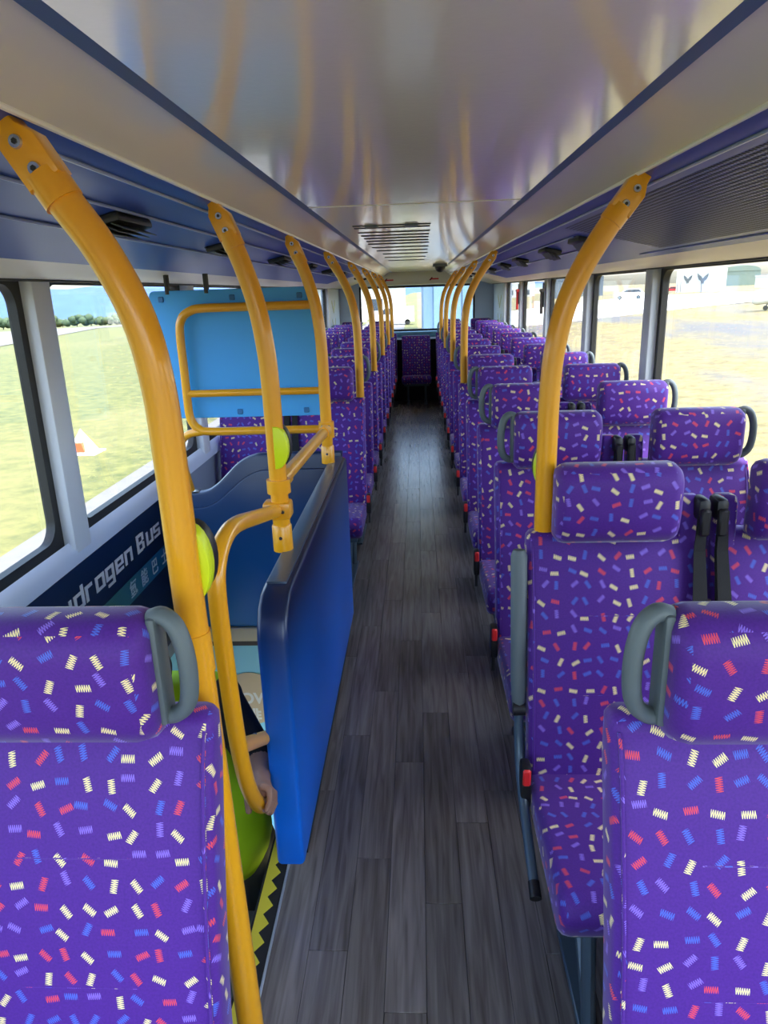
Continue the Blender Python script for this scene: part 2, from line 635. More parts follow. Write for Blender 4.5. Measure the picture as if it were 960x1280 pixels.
# dark slots in the ceiling and the dome camera
slot_rows = [(281, 439, 538), (284, 441, 537), (289.5, 446, 537), (293.5, 450, 536), (297, 454, 535), (300.5, 457, 535), (304, 459, 536), (308.5, 464, 535), (312.5, 470, 534), (316.5, 478, 534), (321, 480, 532), (325, 485, 530)]
for k, (v, u0, u1) in enumerate(slot_rows):
    r0, r1 = ray(u0, v), ray(u1, v)
    a = r0 * ((Z_CEIL - CAM_H) / r0.z)
    b = r1 * ((Z_CEIL - CAM_H) / r1.z)
    y = (a.y + b.y) / 2
    hw = 0.012 + 0.0035 * k
    wobj('ceiling_slot', bx(a.x, b.x, y - hw, y + hw, Z_CEIL - 0.003, Z_CEIL + 0.002), BLACK, ceiling)
    if k in (0,):
        for xx in (-0.2, -0.02):
            wobj('slot_catch', bx(xx - 0.03, xx + 0.03, y - 0.03, y + 0.05, Z_CEIL - 0.008, Z_CEIL, 0.002, 1), GREY, ceiling)
dome = thing('dome_camera', 'small black dome camera on the ceiling near the rear window', 'camera', (0.27, 8.6, Z_CEIL))
b1 = bmesh.new(); bmesh.ops.create_cone(b1, cap_ends=True, segments=20, radius1=0.085, radius2=0.08, depth=0.03)
o = obj('base', b1, GREY, dome); o.location = (0, 0, -0.015)
b1 = bmesh.new(); bmesh.ops.create_uvsphere(b1, u_segments=20, v_segments=10, radius=0.062)
o = obj('dome', b1, BLACK, dome); o.location = (0, 0, -0.03)

# side walls, pillars, windows
PILS = {'left': [-0.5, 0.75, 2.38, 3.98, 5.45, 7.1, 8.75, 10.25], 'right': [-0.5, 0.75, 2.3, 3.90, 5.33, 6.98, 8.7, 10.25]}
wall = {}
nwin = 0
for side, s, xw in (('left', -1, XL), ('right', 1, XR)):
    PIL = PILS[side]
    bm = bmesh.new()
    lo, hi = sorted((xw, xw + s * 0.08))
    box(bm, lo, hi, YF, YB, 0.0 if s > 0 else -0.1, Z_SILL - 0.05)
    box(bm, lo, hi, YF, YB, Z_HEAD + 0.03, 2.04)
    box(bm, lo, hi, PIL[-1], YB, Z_SILL - 0.05, Z_HEAD + 0.03)
    W = struct('wall_' + side, bm, SIDE, 'grey side wall under the windows ' + ('beside the stairwell' if s < 0 else 'opposite the stairwell'), 'wall')
    wall[side] = W
    # window sill: sloping pale ledge
    sp = [(xw, Z_SILL - 0.002), (xw - s * 0.006, Z_SILL - 0.006), (xw - s * 0.026, Z_SILL - 0.034), (xw - s * 0.028, Z_SILL - 0.079), (xw, Z_SILL - 0.079)]
    wobj('sill', prism(sp, 'y', YF, YB - 0.1), SILL, W)
    wobj('rear_panel', bx(*sorted((xw - s * 0.012, xw)), PIL[-1] + 0.08, YB - 0.05, Z_SILL - 0.1, Z_HEAD), REARBLUE, W)
    chv = mat('chevron_green', (196, 206, 170), 0.5)
    for z in (1.16, 1.42):
        for dd in (-1, 1):
            c = bx(-0.002, 0.002, -0.13, 0.13, -0.022, 0.022)
            co = wobj('chevron_mark', c, chv, W)
            co.matrix_basis = Matrix.Translation((xw - s * 0.014, 10.9 + dd * 0.11, z)) @ Matrix.Rotation(-dd * -0.6, 4, 'X')
    for k, y in enumerate(PIL):
        yw = 0.062
        lo, hi = sorted((xw - s * 0.028, xw + s * 0.05))
        wobj('pillar', bx(lo, hi, y - yw, y + yw, Z_SILL - 0.05, Z_HEAD + 0.02, 0.012, 2), PILLAR, W)
    for k in range(len(PIL) - 1):
        nwin += 1
        a, b = PIL[k] + 0.055, PIL[k + 1] - 0.055
        wn_ = thing('window_%d' % nwin, 'side window beside the seats, clear glass in black rubber', 'window', (xw + s * 0.03, (a + b) / 2, Z_SILL), kind='structure')
        # gasket ring with rounded corners
        gb = bmesh.new()
        outer, inner = [], []
        rad = 0.07
        L2, Hh = (b - a) / 2, Z_HEAD - Z_SILL
        for (sy, sz) in ((1, 1), (-1, 1), (-1, -1), (1, -1)):
            for q in range(7):
                an = math.radians({(1, 1): 0, (-1, 1): 90, (-1, -1): 180, (1, -1): 270}[(sy, sz)] + q * 15)
                iy = sy * (L2 - 0.045 - rad) + rad * math.cos(an)
                iz = Hh / 2 + sz * (Hh / 2 - (0.012 if sz > 0 else 0.024) - rad) + rad * math.sin(an)
                inner.append((iy, iz))
                outer.append((sy * (L2 + 0.02) if abs(math.cos(an)) > 0.3 or True else 0, Hh / 2 + sz * (Hh / 2 + 0.02)))
        n = len(inner)
        for xa, flip in ((-0.016, False), (0.016, True)):
            vi = [gb.verts.new((xa, *p)) for p in inner]
            vo_ = [gb.verts.new((xa, *p)) for p in outer]
            for q in range(n):
                r_ = (q + 1) % n
                if (Vector(outer[q]) - Vector(outer[r_])).length < 1e-6:
                    gb.faces.new((vi[q], vi[r_], vo_[q]))
                else:
                    gb.faces.new((vi[q], vi[r_], vo_[r_], vo_[q]))
            if not flip:
                v0 = vi
            else:
                for q in range(n):
                    r_ = (q + 1) % n
                    gb.faces.new((v0[q], v0[r_], vi[r_], vi[q]))
        bmesh.ops.remove_doubles(gb, verts=gb.verts, dist=1e-6)
        bmesh.ops.recalc_face_normals(gb, faces=gb.faces)
        obj('gasket', gb, GASKET, wn_)
        obj('pane', bx(-0.003, 0.003, -L2 + 0.03, L2 - 0.03, 0.02, Hh - 0.02), GLASS, wn_)

# rear wall and rear window
RWX0, RWX1, RWZ0, RWZ1 = -0.92, 0.92, 0.99, 1.69
bm = bmesh.new()
box(bm, XL - 0.08, XR + 0.08, YB, YB + 0.08, -0.1, RWZ0)
box(bm, XL - 0.08, XR + 0.08, YB, YB + 0.08, RWZ1, 2.04)
box(bm, XL - 0.08, RWX0, YB, YB + 0.08, RWZ0, RWZ1)
box(bm, RWX1, XR + 0.08, YB, YB + 0.08, RWZ0, RWZ1)
WR = struct('wall_rear', bm, REARBLUE, 'pale blue rear wall behind the last seats', 'wall')
wobj('header', prism([(-0.9, 1.70), (0.9, 1.70), (0.9, 1.89), (-0.9, 1.89)], 'y', 11.55, 11.8, 0.01), CREAM, WR)
wobj('window_base', bx(-0.95, 0.95, 11.70, 11.8, 0.90, 0.985, 0.01), mat('pale_cyan_base', (120, 178, 205), 0.4), WR)
for x in (-0.41, 0.29):
    st = wobj('exit_sticker', bx(x - 0.06, x + 0.05, 11.547, 11.551, 1.765, 1.785), RED, WR)
    wobj('sticker_figure', prism([(x - 0.10, 1.755), (x - 0.06, 1.80), (x - 0.04, 1.80), (x - 0.07, 1.755)], 'y', 11.546, 11.55), mat('dark_red', (130, 30, 30), 0.5), st)
wr = thing('window_rear', 'wide rear window behind the last row of seats', 'window', (0, YB + 0.04, RWZ0), kind='structure')
obj('pane', bx(RWX0, RWX1, -0.003, 0.003, 0, RWZ1 - RWZ0), GLASS, wr)
gb = bmesh.new()
for a in ((RWX0, RWX1, 0, 0.03), (RWX0, RWX1, RWZ1 - RWZ0 - 0.03, RWZ1 - RWZ0)):
    box(gb, a[0], a[1], -0.02, 0.02, a[2], a[3])
for a in ((RWX0, RWX0 + 0.03), (RWX1 - 0.03, RWX1)):
    box(gb, a[0], a[1], -0.02, 0.02, 0, RWZ1 - RWZ0)
obj('gasket', gb, GASKET, wr)
# front of the bus behind the camera: low dash wall and windscreen
bm = bx(XL - 0.08, XR + 0.08, YF - 0.08, YF, -0.12, 0.62)
box(bm, XL - 0.08, XR + 0.08, YF - 0.08, YF, 1.88, 2.04)
struct('wall_front', bm, SIDE, 'grey front wall under the windscreen', 'wall')
wf = thing('window_front', 'wide front windscreen of the upper deck', 'window', (0, YF - 0.05, 0.62), kind='structure')
obj('pane', bx(XL, XR, -0.003, 0.003, 0, 1.26), GLASS, wf)
# stanchion between the two screens
obj('gasket', bx(-0.03, 0.03, -0.02, 0.02, 0, 1.26), GASKET, wf)

# ------------------------------------------------------------------ stairwell
LW = wall['left']
sg = wobj('sign_panel', bx(XL, XL + 0.022, 1.12, 3.19, 0.0, 0.707), SIGN, LW)
# square techno lettering drawn as flat strokes: rectangles (x0, x1, z0, z1) in units of the stroke grid
GL = {'H': [(0, 1, 0, 6), (3, 4, 0, 6), (1, 3, 2.5, 3.5)], 'y': [(0, 1, 0.8, 4.5), (3, 4, -1.6, 4.5), (1, 3, 0.8, 1.7), (0.6, 3, -1.6, -0.7)],
      'd': [(3, 4, 0, 6), (0, 1, 0, 4.5), (1, 3, 3.6, 4.5), (1, 3, 0, 0.9)], 'r': [(0, 1, 0, 4.5), (1, 3, 3.5, 4.5)],
      'o': [(0, 1, 0, 4.5), (3, 4, 0, 4.5), (1, 3, 3.6, 4.5), (1, 3, 0, 0.9)], 'g': [(0, 1, 0.4, 4.5), (3, 4, -1.6, 4.5), (1, 3, 3.6, 4.5), (1, 3, 0.4, 1.3), (0.6, 3, -1.6, -0.7)],
      'e': [(0, 1, 0, 4.5), (3, 4, 1.7, 4.5), (1, 3, 3.6, 4.5), (1, 3, 1.7, 2.5), (1, 3.8, 0, 0.9)], 'n': [(0, 1, 0, 4.5), (3, 4, 0, 4.5), (1, 3, 3.5, 4.5)],
      'B': [(0, 1.1, 0, 6), (3, 4.1, 0.3, 2.6), (3, 4, 3.3, 5.8), (1.1, 3, 5, 6), (1.1, 3.2, 2.5, 3.4), (1.1, 3, 0, 0.9)], 'u': [(0, 1, 0, 4.5), (3, 4, 0, 4.5), (1, 3, 0, 0.9)],
      's': [(0, 1, 2, 4.5), (1, 3.8, 3.6, 4.5), (1, 3, 1.9, 2.6), (3, 4, 0, 2.6), (0.2, 3, 0, 0.9)]}
bm = bmesh.new()
for ch, y0 in zip('HydrogenBus', (2.05, 2.15, 2.245, 2.335, 2.42, 2.51, 2.605, 2.70, 2.835, 2.945, 3.035)):
    for (a, b, c, d) in GL[ch]:
        box(bm, XL + 0.022, XL + 0.0245, y0 + a * 0.0195, y0 + b * 0.0195, 0.547 + c * 0.0135, 0.547 + d * 0.0135)
wobj('lettering', bm, WHITE, sg)
wobj('colour_band', prism([(2.1, 0.379), (3.15, 0.379), (3.15, 0.479), (2.3, 0.479)], 'x', XL + 0.022, XL + 0.024), BAND, sg)
M = Matrix(((0, 0, 1, XL + 0.0245), (1, 0, 0, 2.60), (0, 1, 0, 0.437), (0, 0, 0, 1)))
PALE = mat('pale_print', (206, 226, 226), 0.5)
for k, ch in enumerate('氫能巴士'):
    M = Matrix(((0, 0, 1, XL + 0.0245), (1, 0, 0, 2.70 + k * 0.128), (0, 1, 0, 0.402), (0, 0, 0, 1)))
    text_mesh('lettering', ch, 0.078, PALE, M, 0.0005, sg, weight=0.001)
# moulded back panel of the well
top = smooth_path([(-0.36, 0, 0.902), (-0.70, 0, 0.902), (-0.78, 0, 0.893), (-0.85, 0, 0.86), (-0.91, 0, 0.805), (-0.97, 0, 0.752), (-1.04, 0, 0.722), (-1.215, 0, 0.716)], 4)
pts = [(p.x, p.z) for p in top] + [(-1.215, 0.015), (-0.36, 0.015)]
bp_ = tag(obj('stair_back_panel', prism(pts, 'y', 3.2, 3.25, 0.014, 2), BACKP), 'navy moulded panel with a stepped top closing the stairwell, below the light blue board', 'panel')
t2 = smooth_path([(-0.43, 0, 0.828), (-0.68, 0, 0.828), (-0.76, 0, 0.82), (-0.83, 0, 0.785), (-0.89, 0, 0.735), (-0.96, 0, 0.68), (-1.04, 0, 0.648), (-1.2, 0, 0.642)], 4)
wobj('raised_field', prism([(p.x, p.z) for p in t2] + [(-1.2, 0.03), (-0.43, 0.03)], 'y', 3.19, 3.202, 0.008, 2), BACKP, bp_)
SL = struct('wall_stair_rear', bx(XL, -0.30, 3.27, 3.35, -2.3, -0.05), LOWER, 'bright light blue lower deck wall seen down the stairwell', 'wall')
wobj('slab_edge', bx(XL, -0.36, 3.19, 3.27, -0.06, 0.012, 0.004), mat('cream_edge', (206, 196, 168), 0.5), SL)
b1 = bmesh.new(); bmesh.ops.create_cone(b1, cap_ends=True, segments=48, radius1=0.155, radius2=0.155, depth=0.004)
dsc = wobj('printed_disc', b1, SAND, SL)
dsc.matrix_basis = Matrix.Translation((-0.915, 3.266, -0.435)) @ Matrix.Rotation(math.pi / 2, 4, 'X')
for body, sz, x, z in (('POW', 0.088, -1.015, -0.462), ('排', 0.095, -0.96, -0.575)):
    M = Matrix(((1, 0, 0, x), (0, 0, -1, 3.2635), (0, 1, 0, z), (0, 0, 0, 1)))
    text_mesh('lettering', body, sz, WHITE, M, 0.0006, SL, weight=0.003)
wobj('white_print', prism([(-0.80, -0.62), (-0.66, -0.55), (-0.58, -0.62), (-0.62, -0.74), (-0.78, -0.72)], 'y', 3.262, 3.268), WHITE, SL)
wobj('white_print', bx(-0.98, -0.55, 3.262, 3.268, -1.02, -0.98), WHITE, SL)
# lower deck shell round the well
bm = bx(XL - 0.08, XL, 0.6, 3.35, -2.3, -1.5)
box(bm, XL - 0.08, XL, 0.6, 3.35, -0.5, -0.1)
box(bm, XL - 0.08, XL, 0.6, 1.0, -1.5, -0.5)
struct('wall_stair_left', bm, LOWER, 'light blue lower deck side wall beside the stairs', 'wall')
struct('wall_stair_front', bx(XL, X_WELL, 1.02, 1.08, -2.3, -0.12), SIDE, 'grey wall of the stairwell under the first seat row', 'wall')
struct('floor_lower', bx(XL - 0.08, 1.2, 0.6, 6.0, -2.36, -2.3), DARKFLOOR, 'dark lower deck floor at the foot of the stairs', 'floor')
# treads: first steps away from the aisle, then down along the bus
stair = thing('staircase', 'dark grey steps going down from the yellow sawtooth nosing', 'stairs', (-0.8, 1.5, -2.3))
for (x0, x1, y0, y1, z) in ((-0.70, -0.47, 1.09, 1.74, -0.24), (-0.94, -0.70, 1.09, 1.74, -0.48), (XL, -0.94, 1.09, 1.74, -0.72),
                            (XL, -0.48, 1.74, 2.04, -0.95), (XL, -0.48, 2.04, 2.34, -1.18), (XL, -0.48, 2.34, 2.64, -1.42), (XL, -0.48, 2.64, 2.94, -1.68), (XL, -0.48, 2.94, 3.26, -1.95)):
    wobj('step', bx(x0 + 0.002, x1 - 0.002, y0 + 0.002, y1 - 0.002, z - 0.24, z, 0.004, 1), TREAD, stair)
wobj('side_skirt', prism([(1.62, -0.08), (1.70, -0.08), (2.9, -1.0), (2.9, -1.45), (1.62, -0.45)], 'x', -0.475, -0.468), mat('blue_skirt', (20, 92, 170), 0.4), stair)
# nosing along the stair opening
ns = thing('stair_nosing', 'black stair nosing with a yellow sawtooth and a bright metal edge by the aisle floor', 'nosing', (-0.43, 1.4, 0))
wobj('black_strip', bx(X_WELL, -0.4095, 1.09, 1.80, -0.006, 0.001), mat('black_grip', (28, 29, 32), 0.85, bump=0.4, bscale=900), ns)
zz = [(-0.4635, 1.09)]
y = 1.09
while y < 1.79:
    zz += [(-0.445, y), (-0.4235, y + 0.029), (-0.445, y + 0.058)]
    y += 0.058
zz += [(-0.4635, y)]
q = []
for p in zz:
    if not q or (Vector(p) - Vector(q[-1])).length > 1e-5:
        q.append(p)
wobj('yellow_sawtooth', prism(q, 'z', 0.001, 0.0025), mat('yellow_grip', (222, 206, 60), 0.6), ns)
wobj('metal_edge', bx(-0.4085, -0.4015, 1.09, 1.80, -0.004, 0.0025, 0.001, 1), mat('bright_edge', (196, 204, 214), 0.35, metal=0.5), ns)

# blue partition between the aisle and the well
yz = [(1.575, 0.095), (3.17, 0.095), (3.17, 0.882), (1.70, 0.882), (1.655, 0.876), (1.615, 0.856), (1.59, 0.825), (1.575, 0.78)]
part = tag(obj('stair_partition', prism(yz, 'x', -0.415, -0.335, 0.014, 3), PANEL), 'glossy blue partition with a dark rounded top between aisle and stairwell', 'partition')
wobj('base_strip', bx(-0.40, -0.355, 1.72, 3.15, 0.0, 0.1), BLACK, part)
wobj('top_cap', prism([(1.70, 0.88), (3.165, 0.88), (3.165, 0.888), (1.70, 0.888)], 'x', -0.405, -0.352, 0.002), mat('brushed_cap', (88, 104, 124), 0.3, metal=0.6), part)

# light blue board with screw clips behind the yellow frame
brd = thing('stair_board', 'light blue rectangular board behind the yellow rail frame over the stairwell', 'board', (-0.79, 3.15, 1.085))
rc = []
for (sx, sz, a0) in ((1, 1, 0), (-1, 1, 90), (-1, -1, 180), (1, -1, 270)):
    for k in range(5):
        a = math.radians(a0 + k * 22.5)
        rc.append((-0.79 + sx * 0.34 + 0.022 * math.cos(a), 1.36 + sz * 0.253 + 0.022 * math.sin(a)))
wobj('board', prism(rc, 'y', 3.142, 3.154, 0.002, 1), SKYBLUE, brd)
for x, z in ((-1.1, 1.60), (-0.79, 1.60), (-0.5, 1.60), (-1.12, 1.13), (-0.8, 1.11), (-0.5, 1.11), (-1.12, 1.36), (-0.56, 1.2)):
    wobj('clip', bx(x - 0.012, x + 0.012, 3.136, 3.143, z - 0.012, z + 0.012, 0.003, 1), mat('blue_clip', (40, 110, 175), 0.4), brd)
for x in (-1.07, -0.9):
    wobj('hanger', tube([(x, 3.15, 1.62), (x, 3.15, 1.70)], 0.012, 8), BLACK, brd)


# ------------------------------------------------------------------ yellow handrails
def top_bracket(parent, x, y, z, s, R, direction=None):
    """flat tapered bracket with two bolts, leaning outwards by s, ends at (x,y,z)"""
    d = (direction or Vector((s * 0.62, 0, 0.78))).normalized()
    w = Vector((d.z, 0, -d.x))
    base = Vector((x, y, z))
    sl = tube([base - d * 0.112, base - d * 0.07], R * 1.12, 18)
    br = wobj('top_bracket', sl, YELLOW, parent)
    outl = [(-0.085, -0.0265), (-0.085, 0.0265), (-0.03, 0.0265), (-0.008, 0.014), (0.025, 0.010), (0.025, -0.012), (0.0, -0.016), (-0.018, -0.0265)]
    b = bmesh.new()
    lo = [b.verts.new(base + d * p + w * q_ + Vector((0, -0.021, 0))) for p, q_ in outl]
    hi = [b.verts.new(base + d * p + w * q_ + Vector((0, 0.021, 0))) for p, q_ in outl]
    fs = [b.faces.new(lo), b.faces.new(hi)]
    for i in range(len(outl)):
        fs.append(b.faces.new((lo[i], lo[(i + 1) % len(outl)], hi[(i + 1) % len(outl)], hi[i])))
    bmesh.ops.recalc_face_normals(b, faces=fs)
    bmesh.ops.bevel(b, geom=list({e for f in fs[:2] for e in f.edges}), offset=0.006, segments=2, profile=0.5, affect='EDGES')
    wobj('bracket_plate', b, YELLOW, parent)
    for t_ in (-0.066, -0.028):
        c = base + d * t_ + Vector((0, -0.0215, 0))
        bb = bmesh.new()
        bmesh.ops.create_cone(bb, cap_ends=True, segments=16, radius1=0.0105, radius2=0.008, depth=0.006)
        bo = wobj('bolt', bb, CHROME, parent)
        bo.matrix_basis = Matrix.Translation(c) @ Matrix.Rotation(math.pi / 2, 4, 'X')
        bb = bmesh.new()
        bmesh.ops.create_cone(bb, cap_ends=True, segments=6, radius1=0.004, radius2=0.004, depth=0.002)
        ho = obj('hex_socket', bb, BLACK, bo)
        ho.location = (0, 0, 0.0032)


def bell_push(parent, x, y, z, s, h=0.12, k=1.0, face=None):
    """stop button on the pole: dark case with a curved lime face"""
    arc = [(0.0, -h / 2)] + [(s * (0.006 + 0.034 * math.cos(a)), h / 2 * math.sin(a)) for a in [math.radians(v) for v in range(-80, 81, 16)]] + [(0.0, h / 2)]
    case = wobj('stop_button', prism([(x + p * 1.08 * k, z + q_ * 1.05 * k) for p, q_ in arc], 'y', y + 0.002, y + 0.03, 0.002), BLACK, parent)
    wobj('lime_face', prism([(x + p, z + q_) for p, q_ in arc], 'y', y - 0.030, y + 0.003, 0.004), face or LIME, case)


def pole_path(x0, y, z0, s, ztop=1.835):
    off = [(z0, 0.0), ((z0 + 1.36) / 2, 0.0), (1.36, 0.002), (1.47, 0.012), (1.57, 0.036), (1.655, 0.075), (1.735, 0.125), (ztop - 0.01, 0.19)]
    return smooth_path([(x0 + s * o_, y, z) for z, o_ in off], 5)


POLE_R = 0.0245


def make_pole(label, x0, y, z0, s, group=None, ribs=True, button=None, sleeve=True, xtop=None):
    p = thing('handrail_pole', label, 'handrail', (x0, y, z0), group)
    path = pole_path(x0, y, z0, s)
    if xtop is not None:
        k = (xtop - x0) / (path[-1].x - x0)
        path = [Vector((x0 + (q_.x - x0) * k, q_.y, q_.z)) for q_ in path]
    e = path[-1]
    wobj('tube', tube([q_ for q_ in path if (q_ - e).length > 0.07], POLE_R, 28, 0.05 if ribs else 0, ref=Vector((0, 1, 0))), YELLOW, p, sharp=60)
    top_bracket(p, e.x, y, e.z, s, POLE_R, path[-1] - path[-3])
    if sleeve:
        wobj('base_sleeve', tube([(x0, y, z0), (x0, y, z0 + 0.075), (x0, y, z0 + 0.08)], [0.029, 0.029, 0.026], 20), YELLOW, p)
        for dx_ in (-0.0,):
            bb = bmesh.new(); bmesh.ops.create_cone(bb, cap_ends=True, segments=12, radius1=0.006, radius2=0.005, depth=0.004)
            bo = wobj('bolt', bb, CHROME, p)
            bo.matrix_basis = Matrix.Translation((x0, y - 0.029, z0 + 0.045)) @ Matrix.Rotation(math.pi / 2, 4, 'X')
    if button:
        bell_push(p, x0 + button[0], y + (0.035 if button[2] < 0 else 0), button[1], button[2], 0.12, 0.9 if button[2] < 0 else 1.0)
    return p


# near stanchion at the head of the stairs
npole = thing('handrail_pole', 'tall yellow stanchion beside the stairwell, right behind the foremost seat, floor to ceiling', 'handrail', (-0.352, 1.015, 0))
npts = [(-0.345, 0), (-0.350, 0.3), (-0.362, 0.85), (-0.368, 1.15), (-0.370, 1.36), (-0.374, 1.48), (-0.390, 1.575), (-0.428, 1.665), (-0.478, 1.742), (-0.528, 1.825)]
path = smooth_path([(x, 1.015, z) for x, z in npts], 5)
wobj('tube', tube([q_ for q_ in path if (q_ - path[-1]).length > 0.07], 0.0235, 28, 0.05), YELLOW, npole, sharp=60)
top_bracket(npole, path[-1].x, 1.015, path[-1].z, -1, POLE_R, path[-1] - path[-3])
wobj('joint_sleeve', tube([(-0.366, 1.015, 1.02), (-0.368, 1.015, 1.09)], 0.0275, 20), YELLOW, npole)
wobj('floor_flange', tube([(-0.345, 1.015, 0.0), (-0.345, 1.015, 0.012)], 0.05, 20), YELLOW, npole)
bell_push(npole, -0.371, 1.05, 1.20, 1, 0.13, 0.9)

p2 = make_pole('yellow pole with a lime stop button standing on the blue stair partition', -0.405, 1.95, 0.885, -1, None, True, (0.0, 1.195, 1), xtop=-0.512)
wobj('clamp', tube([(-0.405, 1.95, 1.06), (-0.405, 1.95, 1.10)], 0.034, 18), YELLOW, p2)
wobj('clamp', bx(-0.452, -0.372, 1.92, 1.98, 0.985, 1.035, 0.008), YELLOW, p2)
for dx_ in (-0.03, 0.012):
    bb = bmesh.new(); bmesh.ops.create_cone(bb, cap_ends=True, segments=12, radius1=0.0065, radius2=0.005, depth=0.004)
    bo = wobj('bolt', bb, CHROME, p2)
    bo.matrix_basis = Matrix.Translation((-0.405 + dx_, 1.918, 1.01)) @ Matrix.Rotation(math.pi / 2, 4, 'X')
p3 = make_pole('yellow pole on the far end of the stair partition beside the blue board', -0.405, 3.06, 0.885, -1, None, False, xtop=-0.512)
wobj('clamp', tube([(-0.405, 3.06, 1.0), (-0.405, 3.06, 1.07)], 0.034, 18), YELLOW, p3)
wobj('clamp', bx(-0.425, -0.385, 3.02, 3.045, 1.02, 1.06, 0.006), CHROME, p3)

# rail loop from the pole down to the hand
loop = thing('stair_handrail', 'yellow looped stair handrail curving from the partition pole down to its near edge', 'handrail', (-0.42, 1.575, 0.3))
lp = smooth_path([(-0.415, 1.94, 1.008), (-0.418, 1.74, 1.055), (-0.42, 1.52, 1.105), (-0.42, 1.41, 1.108), (-0.42, 1.345, 1.075), (-0.42, 1.325, 1.02), (-0.42, 1.328, 0.90), (-0.42, 1.345, 0.72), (-0.42, 1.37, 0.58), (-0.42, 1.405, 0.48), (-0.42, 1.455, 0.40), (-0.42, 1.515, 0.34), (-0.42, 1.59, 0.31)], 6)
wobj('tube', tube(lp, 0.0195, 18), YELLOW, loop)
wobj('branch', tube([(-0.42, 1.365, 0.625), (-0.421, 1.605, 0.482)], 0.018, 16), YELLOW, loop)
bb = bmesh.new(); bmesh.ops.create_cone(bb, cap_ends=True, segments=12, radius1=0.006, radius2=0.005, depth=0.004)
bo = wobj('bolt', bb, CHROME, loop); bo.matrix_basis = Matrix.Translation((-0.42, 1.50, 0.5635))
rl = thing('partition_handrail', 'yellow handrail bar joining the two poles above the stair partition', 'handrail', (-0.405, 2.5, 1.05))
wobj('tube', tube([(-0.405, 1.97, 1.085), (-0.405, 3.04, 1.035)], 0.021, 18), YELLOW, rl)
wobj('end_clamp', tube([(-0.405, 1.965, 1.085), (-0.405, 2.05, 1.081)], 0.026, 16), YELLOW, rl)
wobj('end_clamp', tube([(-0.405, 2.94, 1.04), (-0.405, 3.045, 1.035)], 0.026, 16), YELLOW, rl)
# rectangular frame in front of the board
fr = thing('guard_rail', 'yellow rounded rail frame with a middle bar in front of the blue board', 'handrail', (-0.72, 3.1, 1.03))
fp = smooth_path([(-0.41, 3.1, 1.56), (-0.65, 3.1, 1.56), (-0.90, 3.1, 1.56), (-0.965, 3.1, 1.55), (-1.005, 3.1, 1.52), (-1.02, 3.1, 1.46), (-1.02, 3.1, 1.30), (-1.02, 3.1, 1.13), (-1.01, 3.1, 1.075), (-0.985, 3.1, 1.045), (-0.93, 3.1, 1.03), (-0.65, 3.1, 1.03), (-0.41, 3.1, 1.03)], 5)
wobj('tube', tube(fp, 0.0185, 16), YELLOW, fr)
wobj('middle_bar', tube([(-1.02, 3.1, 1.20), (-0.41, 3.1, 1.20)], 0.016, 14), YELLOW, fr)
sp = smooth_path([(-0.97, 3.1, 1.03), (-1.03, 3.105, 1.02), (-1.075, 3.12, 0.985), (-1.09, 3.14, 0.93), (-1.09, 3.17, 0.83), (-1.09, 3.22, 0.73)], 5)
wobj('support_leg', tube(sp, 0.0175, 14), YELLOW, fr)
wobj('foot_plate', bx(-1.13, -1.05, 3.205, 3.245, 0.716, 0.724, 0.002, 1), CHROME, fr)
lpole = thing('lower_handrail', 'short yellow rail down in the stairwell behind the blue partition', 'handrail', (-0.52, 2.2, -1.18))
wobj('tube', tube(smooth_path([(-0.52, 2.2, -1.18), (-0.52, 2.2, -0.5), (-0.52, 2.2, -0.12), (-0.53, 2.15, -0.05), (-0.56, 2.05, -0.03)], 5), 0.018, 14), YELLOW, lpole)


# ------------------------------------------------------------------ seats
SW = 0.43


def rounded_slab(w, prof, bevel):
    """profile in (y, z) extruded over the width with rounded edges"""
    return prism(prof, 'x', -w / 2, w / 2, bevel, 3)


def arc(cy, cz, r, a0, a1, n=6):
    return [(cy + r * math.cos(math.radians(a0 + (a1 - a0) * k / n)), cz + r * math.sin(math.radians(a0 + (a1 - a0) * k / n))) for k in range(n + 1)]


